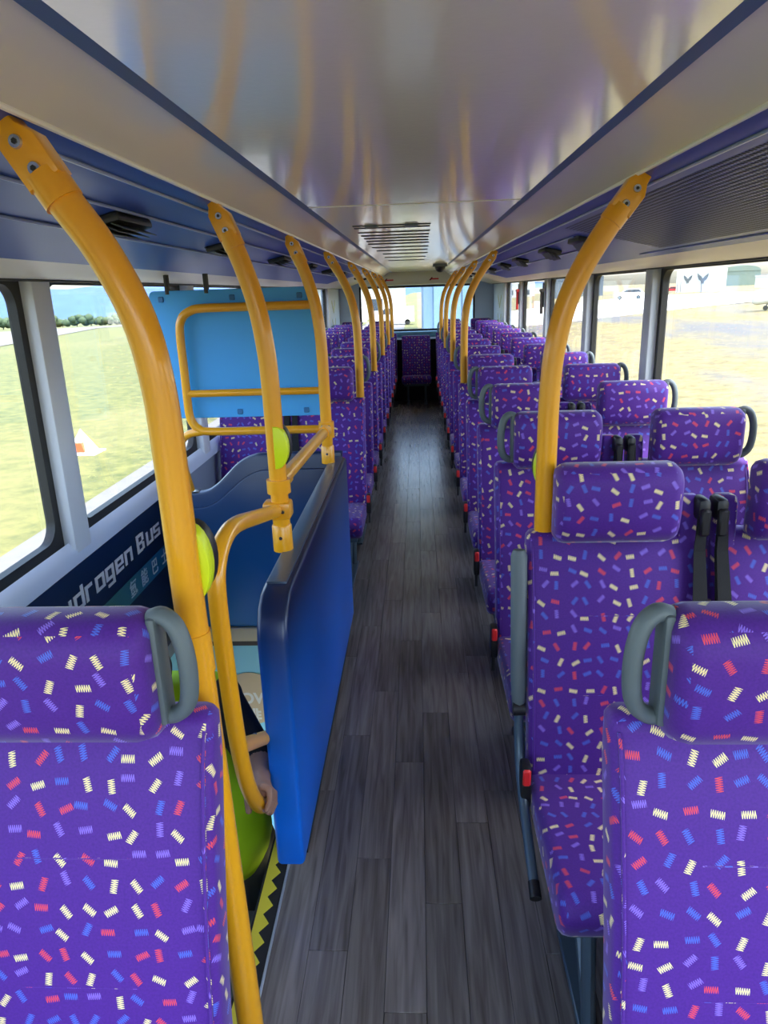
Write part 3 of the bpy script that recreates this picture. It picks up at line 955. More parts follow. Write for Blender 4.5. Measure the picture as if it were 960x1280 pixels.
def build_seat(hs=None, pole=False, armrest=False, belt=0, low=False, buckle=0):
    """seat at the origin: y = 0 is the front of the shoulder, the sitter looks to -y.
    hs: side of the grab handle (+1/-1); belt: side of the shoulder belt; buckle: aisle side"""
    t = thing('bus_seat', '', 'seat')
    th = 0.068
    top = 0.96 if low else 1.0
    # backrest: gentle lumbar curve, rounded shoulder
    front = [(-0.145, 0.33), (-0.142, 0.42), (-0.122, 0.55), (-0.094, 0.70), (-0.055, 0.84), (-0.022, 0.94)]
    sh = arc(0.022, top - 0.028, 0.028, 190, 90, 5)
    back = [(0.045, top), (0.058, top - 0.012), (0.055, 0.92), (0.02, 0.80), (-0.02, 0.65), (-0.05, 0.50), (-0.065, 0.33)]
    bk = rounded_slab(SW, front + sh + back, 0.02)
    b = obj('backrest', bk, FABRIC, t, sharp=50, uv=True)
    # quilting seams across the backrest, and piping along both edges
    for xx in (-1, 1):
        pp = tube(smooth_path([(xx * (SW / 2 - 0.012), y - 0.004, z) for y, z in [(-0.142, 0.40), (-0.122, 0.55), (-0.094, 0.70), (-0.055, 0.84), (-0.022, 0.94), (0.0, top - 0.02)]], 2), 0.003, 6)
        obj('piping', pp, FABRIC, b, uv=True)
    for z, y in ((0.60, -0.1112), (0.80, -0.0652)):
        obj('seam', tube([(-0.09, y, z), (0.09, y, z)], 0.0016, 6), FABRIC, b, uv=True)
    sh_ = rounded_slab(SW - 0.03, [(0.052, top - 0.03), (0.062, top - 0.05), (0.062, 0.90), (0.03, 0.78), (-0.01, 0.62), (-0.055, 0.36), (-0.062, 0.36), (-0.045, 0.52), (0.02, 0.80), (0.05, 0.92)], 0.002)
    obj('back_shell', sh_, SHELL, t)
    # headrest bolster
    if not low:
        hp = [(-0.03, 0.985)] + [(-0.066, 1.004), (-0.08, 1.03), (-0.086, 1.07), (-0.086, 1.12)] + arc(-0.036, 1.138, 0.05, 180, 90, 6) + [(-0.01, 1.188), (0.01, 1.18), (0.02, 1.165), (0.02, 0.985)]
        o = obj('headrest', rounded_slab(0.30, hp, 0.028), FABRIC, t, sharp=50, uv=True)
        o.location = ((hs or 0) * 0.006, 0, 0)
    # cushion
    cp = [(-0.13, 0.30), (-0.13, 0.385), (-0.20, 0.39), (-0.35, 0.405), (-0.50, 0.415)] + arc(-0.545, 0.37, 0.048, 80, 190, 7) + [(-0.575, 0.325), (-0.555, 0.30)]
    obj('cushion', rounded_slab(SW + 0.005, cp, 0.026), FABRIC, t, sharp=50, uv=True)
    obj('seat_pan', bx(-SW / 2 + 0.03, SW / 2 - 0.03, -0.53, -0.08, 0.265, 0.305, 0.008), STEEL, t)
    # stand: two legs and a foot bar on each side
    for xx in (-0.13, 0.13):
        obj('leg', tube(smooth_path([(xx, -0.475, 0.285), (xx, -0.50, 0.15), (xx, -0.53, 0.012)], 4), 0.016, 10, flat=1.4), STEEL, t)
        obj('brace', tube([(xx, -0.30, 0.28), (xx, -0.515, 0.02)], 0.011, 8), STEEL, t)
        obj('leg', tube([(xx, -0.14, 0.285), (xx, -0.20, 0.012)], 0.015, 10), STEEL, t)
        obj('foot_bar', bx(xx - 0.022, xx + 0.022, -0.56, -0.15, 0.0, 0.016, 0.004, 1), STEEL, t)
    # grab handle
    if hs and not pole and not low:
        x0 = hs * 0.152
        hp = smooth_path([(x0, -0.018, 1.174), (x0 + hs * 0.018, -0.02, 1.178), (x0 + hs * 0.036, -0.024, 1.162), (x0 + hs * 0.046, -0.027, 1.125), (x0 + hs * 0.047, -0.027, 1.078), (x0 + hs * 0.04, -0.024, 1.042), (x0 + hs * 0.022, -0.02, 1.022), (x0, -0.018, 1.018)], 4)
        h = obj('grab_handle', tube(hp, 0.0125, 12, flat=1.25), GREY, t, sharp=60)
        obj('handle_plate', bx(*sorted((x0 - hs * 0.002, x0 + hs * 0.012)), -0.04, 0.004, 1.012, 1.18, 0.005), GREY, h)
    if belt:
        e0, e1 = sorted((belt * (SW / 2 - 0.056), belt * SW / 2))
        tw = rounded_slab(e1 - e0, [(-0.012, 0.93), (-0.006, 1.0), (0.0, 1.075), (0.012, 1.09), (0.04, 1.09), (0.05, 1.08), (0.05, 0.93)], 0.012)
        tw_ = obj('belt_tower', tw, FABRIC, t, sharp=50, uv=True)
        tw_.location = ((e0 + e1) / 2, 0, 0)
        xb = belt * (SW / 2 - 0.004)
        g = bx(xb - 0.016, xb + 0.016, -0.034, 0.03, 1.035, 1.092, 0.012, 2)
        bo_ = obj('belt_guide', g, BLACK, t)
        obj('guide_tongue', bx(xb - 0.013, xb + 0.013, -0.046, -0.028, 1.0, 1.07, 0.006, 1), BLACK, bo_)
        wb = bmesh.new()
        for (x0_, x1_, dy_) in ((xb - belt * 0.004, xb - belt * 0.016, -0.02), (xb - belt * 0.003, xb - belt * 0.006, -0.014)):
            cs = [(-0.012 + dy_, 1.05), (-0.02 + dy_, 0.96), (-0.06 + dy_, 0.84), (-0.098 + dy_, 0.70), (-0.13 + dy_, 0.55), (-0.15 + dy_, 0.40)]
            nc = len(cs) - 1
            for i in range(nc):
                v = []
                for q_ in (i, i + 1):
                    mid = x0_ + (x1_ - x0_) * q_ / nc
                    hw = 0.011 + 0.009 * min(1, q_ / 3)
                    for sx_ in (-1, 1):
                        for dd in (0, 0.0022):
                            v.append(wb.verts.new((mid + sx_ * hw, cs[q_][0] + dd, cs[q_][1])))
                for f in ((0, 2, 6, 4), (1, 5, 7, 3), (0, 4, 5, 1), (2, 3, 7, 6)):
                    wb.faces.new([v[k] for k in f])
        bmesh.ops.recalc_face_normals(wb, faces=wb.faces)
        obj('belt_webbing', wb, WEB, t)
    if buckle:
        xk = buckle * (SW / 2 + 0.016)
        bo_ = obj('belt_buckle', bx(xk - 0.013, xk + 0.013, -0.215, -0.165, 0.335, 0.455, 0.008, 2), BLACK, t)
        obj('release_button', bx(xk - 0.010, xk + 0.010, -0.219, -0.208, 0.405, 0.452, 0.004, 1), RED, bo_)
        obj('buckle_stalk', bx(xk - 0.006, xk + 0.006, -0.185, -0.165, 0.27, 0.345), BLACK, bo_)
    if armrest:
        xk = armrest * (SW / 2 + 0.022)
        a = obj('armrest', tube([(xk, -0.02, 0.965), (xk, -0.022, 0.95), (xk, -0.075, 0.62), (xk, -0.085, 0.56), (xk, -0.088, 0.545)], [0.015, 0.021, 0.021, 0.018, 0.012], 12), GREY, t)
        obj('armrest_bar', tube(smooth_path([(xk, -0.088, 0.56), (xk, -0.105, 0.46), (xk, -0.16, 0.385), (xk, -0.30, 0.315), (xk, -0.40, 0.275)], 4), 0.0125, 12), STEEL, t)
        obj('bar_cap', tube([(xk, -0.39, 0.279), (xk, -0.425, 0.265)], 0.014, 12), BLACK, t)
        obj('pivot', tube([(xk - 0.016 * armrest, -0.09, 0.55), (xk + 0.016 * armrest, -0.09, 0.55)], 0.02, 12), BLACK, t)
    return t


ORD = ['', 'first', 'second', 'third', 'fourth', 'fifth', 'sixth', 'seventh', 'eighth', 'ninth', 'tenth', 'eleventh', 'twelfth', 'thirteenth']
XA_R, XW_R = 0.27 + SW / 2, 0.735 + SW / 2      # seat centres on the side opposite the stairs
XA_L, XW_L = -0.325 - SW / 2, -0.782 - SW / 2
protos = {}


def seat(key, x, y, label, group, **kw):
    if key not in protos:
        protos[key] = build_seat(**kw)
        o = protos[key]
    else:
        o = copy_tree(protos[key])
    o.location = (x, y, 0)
    o['label'] = label
    o['category'] = 'seat'
    o['group'] = group
    return o


GR, GLF = 'purple seats opposite the stairwell', 'purple seats on the stairwell side'
R_ROWS = [0.905] + [1.725 + 0.775 * k for k in range(12)]
pole_rows_R = {1, 5, 7, 9, 11}
for k, y in enumerate(R_ROWS):
    ordn = ORD[k + 1]
    hp = k in pole_rows_R
    if k == 1:
        seat('R_arm', XA_R, y, 'purple confetti-print aisle seat with raised grey armrest, second row opposite the stairwell', GR, hs=-1, pole=True, armrest=-1, belt=1, buckle=-1)
    else:
        seat('R_pole' if hp else 'R_aisle', XA_R, y, 'purple confetti-print aisle seat with %s, %s row from the front opposite the stairwell' % ('yellow pole' if hp else 'grey grab handle', ordn), GR, hs=-1, pole=hp, belt=1, buckle=-1)
    seat('R_win', XW_R, y, 'purple confetti-print window seat, %s row from the front opposite the stairwell' % ordn, GR, hs=1, belt=-1)
seat('L_aisle', -0.318 - SW / 2, 0.91, 'foremost purple confetti-print aisle seat in front of the stairwell stanchion', GLF, hs=1, belt=-1, buckle=1)
seat('L_win', -0.782 - SW / 2, 0.91, 'foremost purple confetti-print window seat in front of the stairwell', GLF, hs=-1, belt=1)
L_ROWS = [4.26 + 0.735 * k for k in range(9)]
for k, y in enumerate(L_ROWS):
    ordn = ORD[k + 1]
    hp = k % 2 == 0
    seat('L_pole' if hp else 'L_aisle', XA_L, y, 'purple confetti-print aisle seat with %s, %s row behind the stairwell' % ('yellow pole' if hp else 'grey grab handle', ordn), GLF, hs=1, pole=hp, belt=-1, buckle=1)
    seat('L_win', XW_L, y, 'purple confetti-print window seat, %s row behind the stairwell' % ordn, GLF, hs=-1, belt=1)
# rear bench row
BK = 'purple seats of the rear row'
for x, lb in ((-0.985, 'by the window on the stairwell side'), (-0.53, 'next to the middle seat on the stairwell side'), (0.49, 'next to the middle seat opposite the stairwell'), (0.945, 'by the window opposite the stairwell')):
    seat('back', x, 11.05, 'purple rear row seat with headrest %s' % lb, BK, hs=None, belt=0)
seat('back_mid', -0.025, 11.05, 'low purple middle seat of the rear row facing the aisle', BK, low=True)
box_ = tag(obj('bench_plinth', bx(-1.2, 1.15, 10.93, 11.7, 0.0, 0.262, 0.01), mat('black_plinth', (14, 14, 16), 0.7)), 'black plinth under the rear row of seats', 'plinth')

wobj('bench_back', bx(-1.2, 1.15, 11.14, 11.68, 0.262, 0.90, 0.01), mat('black_plinth', (14, 14, 16), 0.7), box_)

# poles on the seat shoulders
PG = 'yellow poles on the seat backs'
for k in sorted(pole_rows_R):
    x = 0.318 if k == 1 else 0.308
    make_pole('yellow pole rising from the aisle seat of the %s row opposite the stairwell' % ORD[k + 1], x, R_ROWS[k] + 0.032, 1.0005, 1, PG, k == 1, (0.012, 1.16, -1) if k == 1 else None, sleeve=False, xtop=0.508)
for k in range(0, 9, 2):
    make_pole('yellow pole rising from the aisle seat of the %s row behind the stairwell' % ORD[k + 1], -0.352, L_ROWS[k] + 0.032, 1.0005, -1, PG, False, None, sleeve=False, xtop=-0.512)

# emergency hammers on the window pillars
for y, m_, lb in ((8.62, RED, 'red emergency hammer on the window pillar near the rear'), (6.95, mat('dark_hammer', (70, 60, 58), 0.5), 'dark emergency hammer in its holder on a window pillar')):
    h = thing('emergency_hammer', lb, 'hammer', (XR - 0.06, y, 1.36))
    wobj('handle', bx(XR - 0.075, XR - 0.05, y - 0.014, y + 0.014, 1.36, 1.56, 0.006), m_, h)
    wobj('head', tube([(XR - 0.062, y - 0.05, 1.57), (XR - 0.062, y + 0.05, 1.57)], 0.016, 10), m_, h)
    wobj('holder', bx(XR - 0.052, XR - 0.044, y - 0.03, y + 0.03, 1.42, 1.64, 0.003, 1), BLACK, h)


# ------------------------------------------------------------------ person on the stairs
def capsule(bm, p0, r0, p1, r1, n=14, flat=None):
    p0, p1 = Vector(p0), Vector(p1)
    d = p1 - p0
    L = d.length
    if L < 1e-6:
        d = Vector((0, 0, 1)); L = 1e-6
    d = d.normalized()
    path, rad = [], []
    for k in range(6):
        a = math.radians(-88 + k * 88 / 5)
        path.append(p0 + d * r0 * math.sin(a)); rad.append(r0 * math.cos(a))
    for k in range(6):
        a = math.radians(k * 88 / 5)
        path.append(p1 + d * r1 * math.sin(a)); rad.append(r1 * math.cos(a))
    # remove duplicate station
    path2, rad2 = [path[0]], [rad[0]]
    for p_, r_ in zip(path[1:], rad[1:]):
        if (p_ - path2[-1]).length > 1e-5:
            path2.append(p_); rad2.append(r_)
    tube(path2, rad2, n, bm=bm)


def dist_seg(p, a, b):
    ab = b - a
    t = max(0, min(1, (p - a).dot(ab) / max(ab.length_squared, 1e-9)))
    return (p - (a + ab * t)).length, t


def remesh(name, caps, voxel, mats, parent=None, smooth=6):
    bm = bmesh.new()
    for c in caps:
        capsule(bm, c[0], c[1], c[2], c[3])
    me = bpy.data.meshes.new(name + '_raw')
    bm.to_mesh(me); bm.free()
    tmp = bpy.data.objects.new(name + '_raw', me)
    C.objects.link(tmp)
    md = tmp.modifiers.new('r', 'REMESH'); md.mode = 'VOXEL'; md.voxel_size = voxel
    sm = tmp.modifiers.new('s', 'SMOOTH'); sm.iterations = smooth; sm.factor = 0.5
    dg = bpy.context.evaluated_depsgraph_get()
    out = bpy.data.meshes.new_from_object(tmp.evaluated_get(dg))
    bpy.data.objects.remove(tmp)
    out.materials.clear()
    for m_ in mats:
        out.materials.append(m_)
    segs = [(Vector(c[0]), c[1], Vector(c[2]), c[3], c[4]) for c in caps]
    if len(mats) > 1:
        for p in out.polygons:
            best, bi = 1e9, 0
            for a, ra, b, rb, tg in segs:
                dd, t = dist_seg(p.center, a, b)
                dd -= ra + (rb - ra) * t
                if dd < best:
                    best, bi = dd, tg
            p.material_index = bi
    for p in out.polygons:
        p.use_smooth = True
    o = bpy.data.objects.new(name, out)
    C.objects.link(o)
    if parent:
        rel(o, parent)
    return o


SKIN = mat('skin', (150, 112, 92), 0.55, noise=0.08, nscale=60)
TEE = mat('black_tee', (14, 14, 16), 0.9)
TROUSER = mat('grey_trousers', (96, 104, 102), 0.85)
SHOE = mat('dark_shoe', (30, 28, 28), 0.6)
HAIR = mat('dark_hair', (26, 22, 20), 0.7)
HIVIS = mat('hi_vis_fabric', (176, 226, 14), 0.75, noise=0.12, nscale=12, bump=0.3, bscale=60)
SK, TE, TR_, SH_ = 0, 1, 2, 3
pel = Vector((-0.67, 1.90, -0.10)); chest = Vector((-0.70, 1.86, 0.30)); neck = Vector((-0.75, 1.80, 0.47)); head = Vector((-0.80, 1.72, 0.55))
shL = Vector((-0.605, 1.82, 0.47)); shR = Vector((-0.90, 1.90, 0.42))
elL = Vector((-0.475, 1.72, 0.32)); wrL = Vector((-0.432, 1.545, 0.395))
elR = Vector((-1.02, 1.86, 0.18)); wrR = Vector((-0.98, 1.68, 0.06))
hipL = pel + Vector((0.085, 0, -0.03)); hipR = pel + Vector((-0.085, 0, -0.03))
knL = Vector((-0.57, 1.86, -0.50)); anL = Vector((-0.58, 1.93, -0.87))
knR = Vector((-0.76, 1.84, -0.50)); anR = Vector((-0.76, 1.93, -0.87))
caps = [
    (pel, 0.135, chest, 0.145, TE), (chest, 0.14, neck - Vector((0, 0, 0.07)), 0.10, TE), (shL, 0.07, shR, 0.07, TE),
    (pel + Vector((0, 0, -0.06)), 0.138, pel + Vector((0, 0, 0.0)), 0.139, TR_),
    (neck - Vector((0, 0, 0.04)), 0.055, head, 0.06, SK),
    (head, 0.085, head + Vector((-0.005, -0.005, 0.05)), 0.09, SK), (head + Vector((0.0, -0.05, -0.05)), 0.045, head + Vector((0, -0.03, 0)), 0.06, SK),
    (head + Vector((0, -0.09, 0.02)), 0.010, head + Vector((0, -0.105, -0.012)), 0.014, SK),
    (head + Vector((0.088, 0.0, 0.02)), 0.014, head + Vector((0.09, 0.0, -0.015)), 0.011, SK), (head + Vector((-0.092, 0.0, 0.02)), 0.014, head + Vector((-0.092, 0.0, -0.015)), 0.011, SK),
    (shL, 0.066, elL, 0.054, TE), (elL, 0.042, wrL, 0.027, SK), (shR, 0.066, elR, 0.05, TE), (elR, 0.042, wrR, 0.027, SK),
    (hipL, 0.092, knL, 0.065, TR_), (knL, 0.062, anL, 0.045, TR_), (hipR, 0.092, knR, 0.065, TR_), (knR, 0.062, anR, 0.045, TR_),
    (anL + Vector((0, 0.01, -0.04)), 0.038, anL + Vector((0.01, -0.15, -0.045)), 0.034, SH_), (anR + Vector((0, 0.01, -0.04)), 0.038, anR + Vector((-0.01, -0.15, -0.045)), 0.034, SH_),
]
# left hand closed round the rail
Pg = Vector((-0.42, 1.478, 0.377)); dr = Vector((0, 0.68, -0.73)).normalized(); nr = Vector((0, 0.73, 0.68)).normalized(); ex = Vector((1, 0, 0))
caps += [(wrL, 0.027, Pg + nr * 0.036 + ex * 0.004, 0.026, SK)]
for k in range(4):
    s_ = (-1.5 + k) * 0.0205
    root = Pg + nr * 0.036 + ex * 0.012 + dr * s_
    l_ = (0.9, 1.0, 0.97, 0.82)[k]
    mid = Pg + ex * 0.034 + nr * 0.004 + dr * s_
    tip = Pg + ex * (0.026) - nr * 0.022 * l_ + dr * s_
    caps += [(root, 0.0105, Pg + nr * 0.03 + ex * 0.03 + dr * s_, 0.0092, SK), (Pg + nr * 0.03 + ex * 0.03 + dr * s_, 0.009, mid, 0.0085, SK), (mid, 0.0085, tip, 0.0078, SK)]
caps += [(Pg + nr * 0.036 - ex * 0.006 - dr * 0.012, 0.0145, Pg - ex * 0.030 + nr * 0.012 + dr * 0.004, 0.012, SK), (Pg - ex * 0.030 + nr * 0.012 + dr * 0.004, 0.0115, Pg - ex * 0.028 - nr * 0.016 + dr * 0.016, 0.0095, SK)]
# right hand hanging, slightly curled
pr_ = wrR + Vector((0.005, -0.06, -0.03))
caps += [(wrR, 0.026, pr_, 0.027, SK)]
for k in range(4):
    o_ = Vector((0.028 - 0.019 * k, 0, 0))
    l_ = (0.9, 1.0, 0.95, 0.78)[k]
    a_ = pr_ + o_ + Vector((0, -0.02, -0.01)); b_ = a_ + Vector((0, -0.032, -0.02)) * l_; c_ = b_ + Vector((0, -0.012, -0.032)) * l_
    caps += [(a_, 0.0105, b_, 0.0095, SK), (b_, 0.0095, c_, 0.0085, SK)]
caps += [(wrR + Vector((0.02, -0.02, -0.01)), 0.013, wrR + Vector((0.045, -0.055, -0.035)), 0.0105, SK), (wrR + Vector((0.045, -0.055, -0.035)), 0.0105, wrR + Vector((0.045, -0.08, -0.055)), 0.009, SK)]
person = thing('person', 'person in a lime hi-vis vest climbing the stairs, hand on the looped rail', 'person', (-0.67, 1.9, -0.95))
remesh('body', caps, 0.0045, [SKIN, TEE, TROUSER, SHOE], person, 3)
vest = [(pel + Vector((0.0, -0.01, 0.02)), 0.168, chest, 0.168, 0), (chest, 0.16, neck - Vector((0, 0, 0.06)), 0.10, 0), (shL + Vector((-0.035, 0, 0.005)), 0.078, shR + Vector((0.03, 0, 0.005)), 0.078, 0),
        (pel + Vector((0.02, -0.06, 0.03)), 0.13, chest + Vector((0.01, -0.05, -0.06)), 0.13, 0)]
vo_ = remesh('safety_vest', vest, 0.012, [HIVIS], person, 6)
hr_ = [(head + Vector((0, 0.02, 0.055)), 0.094, head + Vector((-0.005, 0.005, 0.075)), 0.09, 0), (head + Vector((0, 0.045, 0.0)), 0.075, head + Vector((0, 0.03, 0.06)), 0.085, 0)]
remesh('hair', hr_, 0.008, [HAIR], person, 3)
for sx_ in (-1, 1):
    b1 = bmesh.new(); bmesh.ops.create_uvsphere(b1, u_segments=10, v_segments=8, radius=0.009)
    eo = wobj('eye', b1, mat('eye_dark', (30, 24, 22), 0.2), person)
    eo.matrix_basis = Matrix.Translation(head + Vector((sx_ * 0.03, -0.082, 0.02)))


# ------------------------------------------------------------------ outside: airfield
def sstep(a, b, v):
    t = max(0.0, min(1.0, (v - a) / (b - a)))
    return t * t * (3 - 2 * t)


def gz(x, y):
    r = math.hypot(x, y)
    return -2.6 + 2.0 * sstep(3, 45, x) - sstep(-12, -60, x) * (max(0.0, min(r, 420) - 130) * 0.0275 + 34 * sstep(420, 900, r))


def ground_hit(u, v):
    r = ray(u, v)
    t = 0.001
    p = None
    for k in range(4000):
        p = Vector((0, 0, CAM_H)) + r * t
        if p.z < gz(p.x, p.y):
            break
        t *= 1.004
    return p


def sheet(name, xs, ys, m, label, cat, dz=0.0):
    bm = bmesh.new()
    V = [[bm.verts.new((x, y, gz(x, y) + dz)) for x in xs] for y in ys]
    for j in range(len(ys) - 1):
        for i in range(len(xs) - 1):
            bm.faces.new((V[j][i], V[j][i + 1], V[j + 1][i + 1], V[j + 1][i]))
    return struct(name, bm, m, label, cat, 80)


GRASS_L = make_field('airfield_grass', (58, 68, 26), (102, 101, 50), (110, 104, 62), 2.2, 0.07, 0.56)
GRASS_R = make_field('dry_grass', (84, 77, 42), (134, 121, 74), (84, 83, 80), 1.6, 0.16, 0.50)
ASPH = mat('pale_asphalt', (98, 97, 95), 0.9, noise=0.15, nscale=3)
APRON = mat('concrete_apron', (214, 210, 200), 0.9, noise=0.06, nscale=1)
yy_ = [-900, -400, -200, -60] + [10 * k for k in range(-2, 31)] + [330, 400, 470, 560, 700, 900, 1500, 2500]
sheet('ground_stairwell_side', [-2500, -1500, -900, -650, -480, -400, -320, -250, -200, -160] + [-140 + 5 * k for k in range(29)], yy_, GRASS_L, 'sunlit green-yellow airfield grass beyond the stairwell side windows', 'grass')
sheet('ground_sunny_side', [0, 3, 8, 14, 20, 27, 35, 45, 70, 120, 300, 900, 2500], yy_, GRASS_R, 'dry sunlit grass with grey patches opposite the stairwell', 'grass')
sheet('ground_track', [-7.3, -1.6], [-60, 30, 120], ASPH, 'pale asphalt track along the bus', 'asphalt', 0.02)


def strip(name, quad, m, label, cat, dz):
    bm = bmesh.new()
    n = 60
    rows = []
    for k in range(n + 1):
        t = k / n
        a = Vector(quad[0]).lerp(Vector(quad[1]), t)
        b = Vector(quad[3]).lerp(Vector(quad[2]), t)
        row = []
        for q_ in range(5):
            p_ = a.lerp(b, q_ / 4)
            row.append(bm.verts.new((p_.x, p_.y, gz(p_.x, p_.y) + dz)))
        rows.append(row)
    for a, b in zip(rows[:-1], rows[1:]):
        for q_ in range(4):
            bm.faces.new((a[q_], a[q_ + 1], b[q_ + 1], b[q_]))
    return struct(name, bm, m, label, cat, 80)


strip('ground_runway', [(-31, 10), (-77, 240), (-108, 275), (-48, 10)], ASPH, 'grey runway across the airfield grass', 'runway', 0.06)


def flat(u, v):
    p = ground_hit(u, v)
    return (p.x, p.y)


# white paved apron on the sunny side, in front of the buildings
a0, a1 = ground_hit(600, 393), ground_hit(960, 366)
aprn = strip('ground_apron', [(4, 78), (110, 100), (150, 190), (6, 120)], APRON, 'bright concrete apron before the airfield buildings', 'apron', 0.04)
strip('ground_path', [(-11, 64), (9, 52), (9, 56), (-11, 70)], APRON, 'pale path across the grass behind the bus', 'path', 0.04)

# grass marker on the field
p = ground_hit(105, 567)
mk = thing('field_marker', 'small white and orange pyramid marker lying on the airfield grass', 'marker', (p.x, p.y, gz(p.x, p.y)))
OR_ = mat('orange_marker', (226, 96, 52), 0.6)
bm = bmesh.new()
base_ = [bm.verts.new((sx_ * 0.33, sy_ * 0.33, 0.03)) for sx_, sy_ in ((-1, -1), (1, -1), (1, 1), (-1, 1))]
tip_ = bm.verts.new((0, 0, 0.72))
bm.faces.new(base_)
for i in range(4):
    bm.faces.new((base_[i], base_[(i + 1) % 4], tip_))
bmesh.ops.recalc_face_normals(bm, faces=bm.faces)
obj('pyramid', bm, WHITE, mk, 20)
obj('skirt', bx(-0.5, 0.5, -0.4, 0.4, 0.0, 0.05, 0.01, 1), WHITE, mk)
obj('orange_patch', prism([(-0.12, 0.10), (0.2, 0.10), (0.13, 0.36), (-0.06, 0.36)], 'y', -0.36, -0.17), OR_, mk)

# trees and hills beyond the runway
TREEG = mat('far_tree_green', (60, 78, 52), 0.9, noise=0.3, nscale=0.4)
HILL = mat('far_blue_hill', (56, 84, 126), 0.95, noise=0.28, nscale=0.012)  # distance haze is mixed into the blue base colour of the hills
rng = random.Random(3)


def blob_tree(x, y, h, w, label):
    z = gz(x, y)
    t = thing('field_tree', label, 'tree', (x, y, z), 'trees beyond the runway')
    obj('trunk', tube([(0, 0, 0), (0, 0, h * 0.4)], 0.25, 7), mat('trunk_brown', (96, 82, 66), 0.9), t)
    bm = bmesh.new()
    for k in range(8):
        r = bmesh.ops.create_icosphere(bm, subdivisions=2, radius=1)
        s_ = w * rng.uniform(0.34, 0.5)
        c = Vector((rng.uniform(-w, w) * 0.62, rng.uniform(-w, w) * 0.4, s_ * 0.8 + (h - 1.7 * s_) * rng.uniform(0.05, 1)))
        for v in r['verts']:
            v.co = c + Vector((v.co.x * s_, v.co.y * s_, v.co.z * s_ * 0.85)) * rng.uniform(0.85, 1.15)
    obj('crown', bm, TREEG, t, 80)


for k in range(40):
    az = math.radians(-50 + k * 0.95)
    d = 396 + 15 * (k % 2)
    blob_tree(d * math.sin(az), d * math.cos(az), rng.uniform(5, 7), rng.uniform(4.6, 5.4), 'dark green tree in the row beyond the runway')


def ridge(name, d, az0, az1, hgt, seed, label):
    r = random.Random(seed)
    bm = bmesh.new()
    n = 70
    ph = [r.uniform(0, 6.28) for _ in range(6)]
    rows = []
    for k in range(n + 1):
        az = math.radians(az0 + (az1 - az0) * k / n)
        hh = hgt * (0.75 + 0.14 * math.sin(k * 0.11 + ph[0]) + 0.07 * math.sin(k * 0.33 + ph[1]) + 0.04 * math.sin(k * 0.8 + ph[2]))
        hh *= sstep(0, 0.12, k / n) * sstep(0, 0.12, 1 - k / n)
        row = []
        for q_ in range(7):
            t = q_ / 6
            dd = d + t * 700
            row.append(bm.verts.new((dd * math.sin(az), dd * math.cos(az), -60 + (hh + 60) * math.sin(t * math.pi / 2) * (1 + 0.08 * math.sin(k * 0.9 + q_ * 2)))))
        rows.append(row)
    for a, b in zip(rows[:-1], rows[1:]):
        for q_ in range(6):
            bm.faces.new((a[q_], a[q_ + 1], b[q_ + 1], b[q_]))
    bmesh.ops.recalc_face_normals(bm, faces=bm.faces)
    return tag(obj(name, bm, HILL, None, 70), label, 'hills', kind='structure')


ridge('far_hills', 2300, -85, 14, 70, 4, 'hazy blue hills on the horizon beyond the runway')


# --- buildings and vehicles opposite the stairwell
def face_cam(o, p):
    o.rotation_euler.z = math.atan2(-p.x, p.y)


def building(u0, u1, v, h, depth, m, name, label, roof=None, dist=None):
    c = ground_hit((u0 + u1) / 2, v)
    w = (u1 - u0) / F_PX * math.hypot(c.x, c.y) * 0.93
    t = thing(name, label, 'building', (c.x, c.y, gz(c.x, c.y) - 0.3))
    face_cam(t, c)
    obj('body', bx(-w / 2, w / 2, 0, depth, 0, h + 0.3, 0.03, 1), m, t)
    return t, w


GREYB = mat('grey_cladding', (96, 106, 114), 0.8, noise=0.1, nscale=0.5)
WHB = mat('white_cladding', (196, 196, 190), 0.8)
GRN = mat('green_hangar', (120, 134, 120), 0.8)
BLUEH = mat('blue_grey_hangar', (84, 112, 138), 0.7)
DARKG = mat('dark_glass', (52, 62, 72), 0.2)
t, w = building(690, 752, 371, 4.5, 8, GREYB, 'airfield_shed', 'grey airfield shed with a wide door behind the white car')
obj('door', bx(-w * 0.2, w * 0.2, -0.05, 0.02, 0.2, 3.2), DARKG, t)
obj('roof', prism([(-w / 2 - 0.3, 4.7), (0, 5.6), (w / 2 + 0.3, 4.7)], 'y', -0.3, 8.3), WHB, t)
t, w = building(600, 668, 373, 5.0, 10, WHB, 'airfield_office', 'long white airfield building seen past the rear window pillars')
for k in range(6):
    obj('window', bx(-w * 0.42 + k * w * 0.15, -w * 0.42 + k * w * 0.15 + w * 0.08, -0.05, 0.02, 1.2, 2.6), DARKG, t)
obj('roof', bx(-w / 2 - 0.3, w / 2 + 0.3, -0.3, 10.3, 5.3, 5.6), GREYB, t)
t, w = building(848, 902, 365, 4.9, 5, WHB, 'white_hut', 'white flat hut with a grey door bearing a dark bird emblem')
obj('door', bx(-w * 0.14, w * 0.18, -0.06, 0.02, 0.35, 4.9), mat('door_grey', (176, 184, 184), 0.7), t)
EMB = mat('emblem_dark', (84, 92, 96), 0.7)
wing = [(0, 0), (0.18, 0.25), (0.62, 0.62), (0.56, 0.2), (0.42, -0.12), (0.2, -0.3), (0.12, -0.7), (0, -0.5), (-0.12, -0.7), (-0.2, -0.3), (-0.42, -0.12), (-0.56, 0.2), (-0.62, 0.62), (-0.18, 0.25)]
for cx_, sc_ in ((w * 0.03, 1.9), (-w * 0.27, 1.5)):
    obj('bird_emblem', prism([(cx_ + x * sc_, 3.2 + z * sc_) for x, z in wing], 'y', -0.1, -0.05), EMB, t)
t, w = building(905, 945, 357, 6.5, 14, GRN, 'green_hangar', 'pale green arched hangar beyond the white hut')
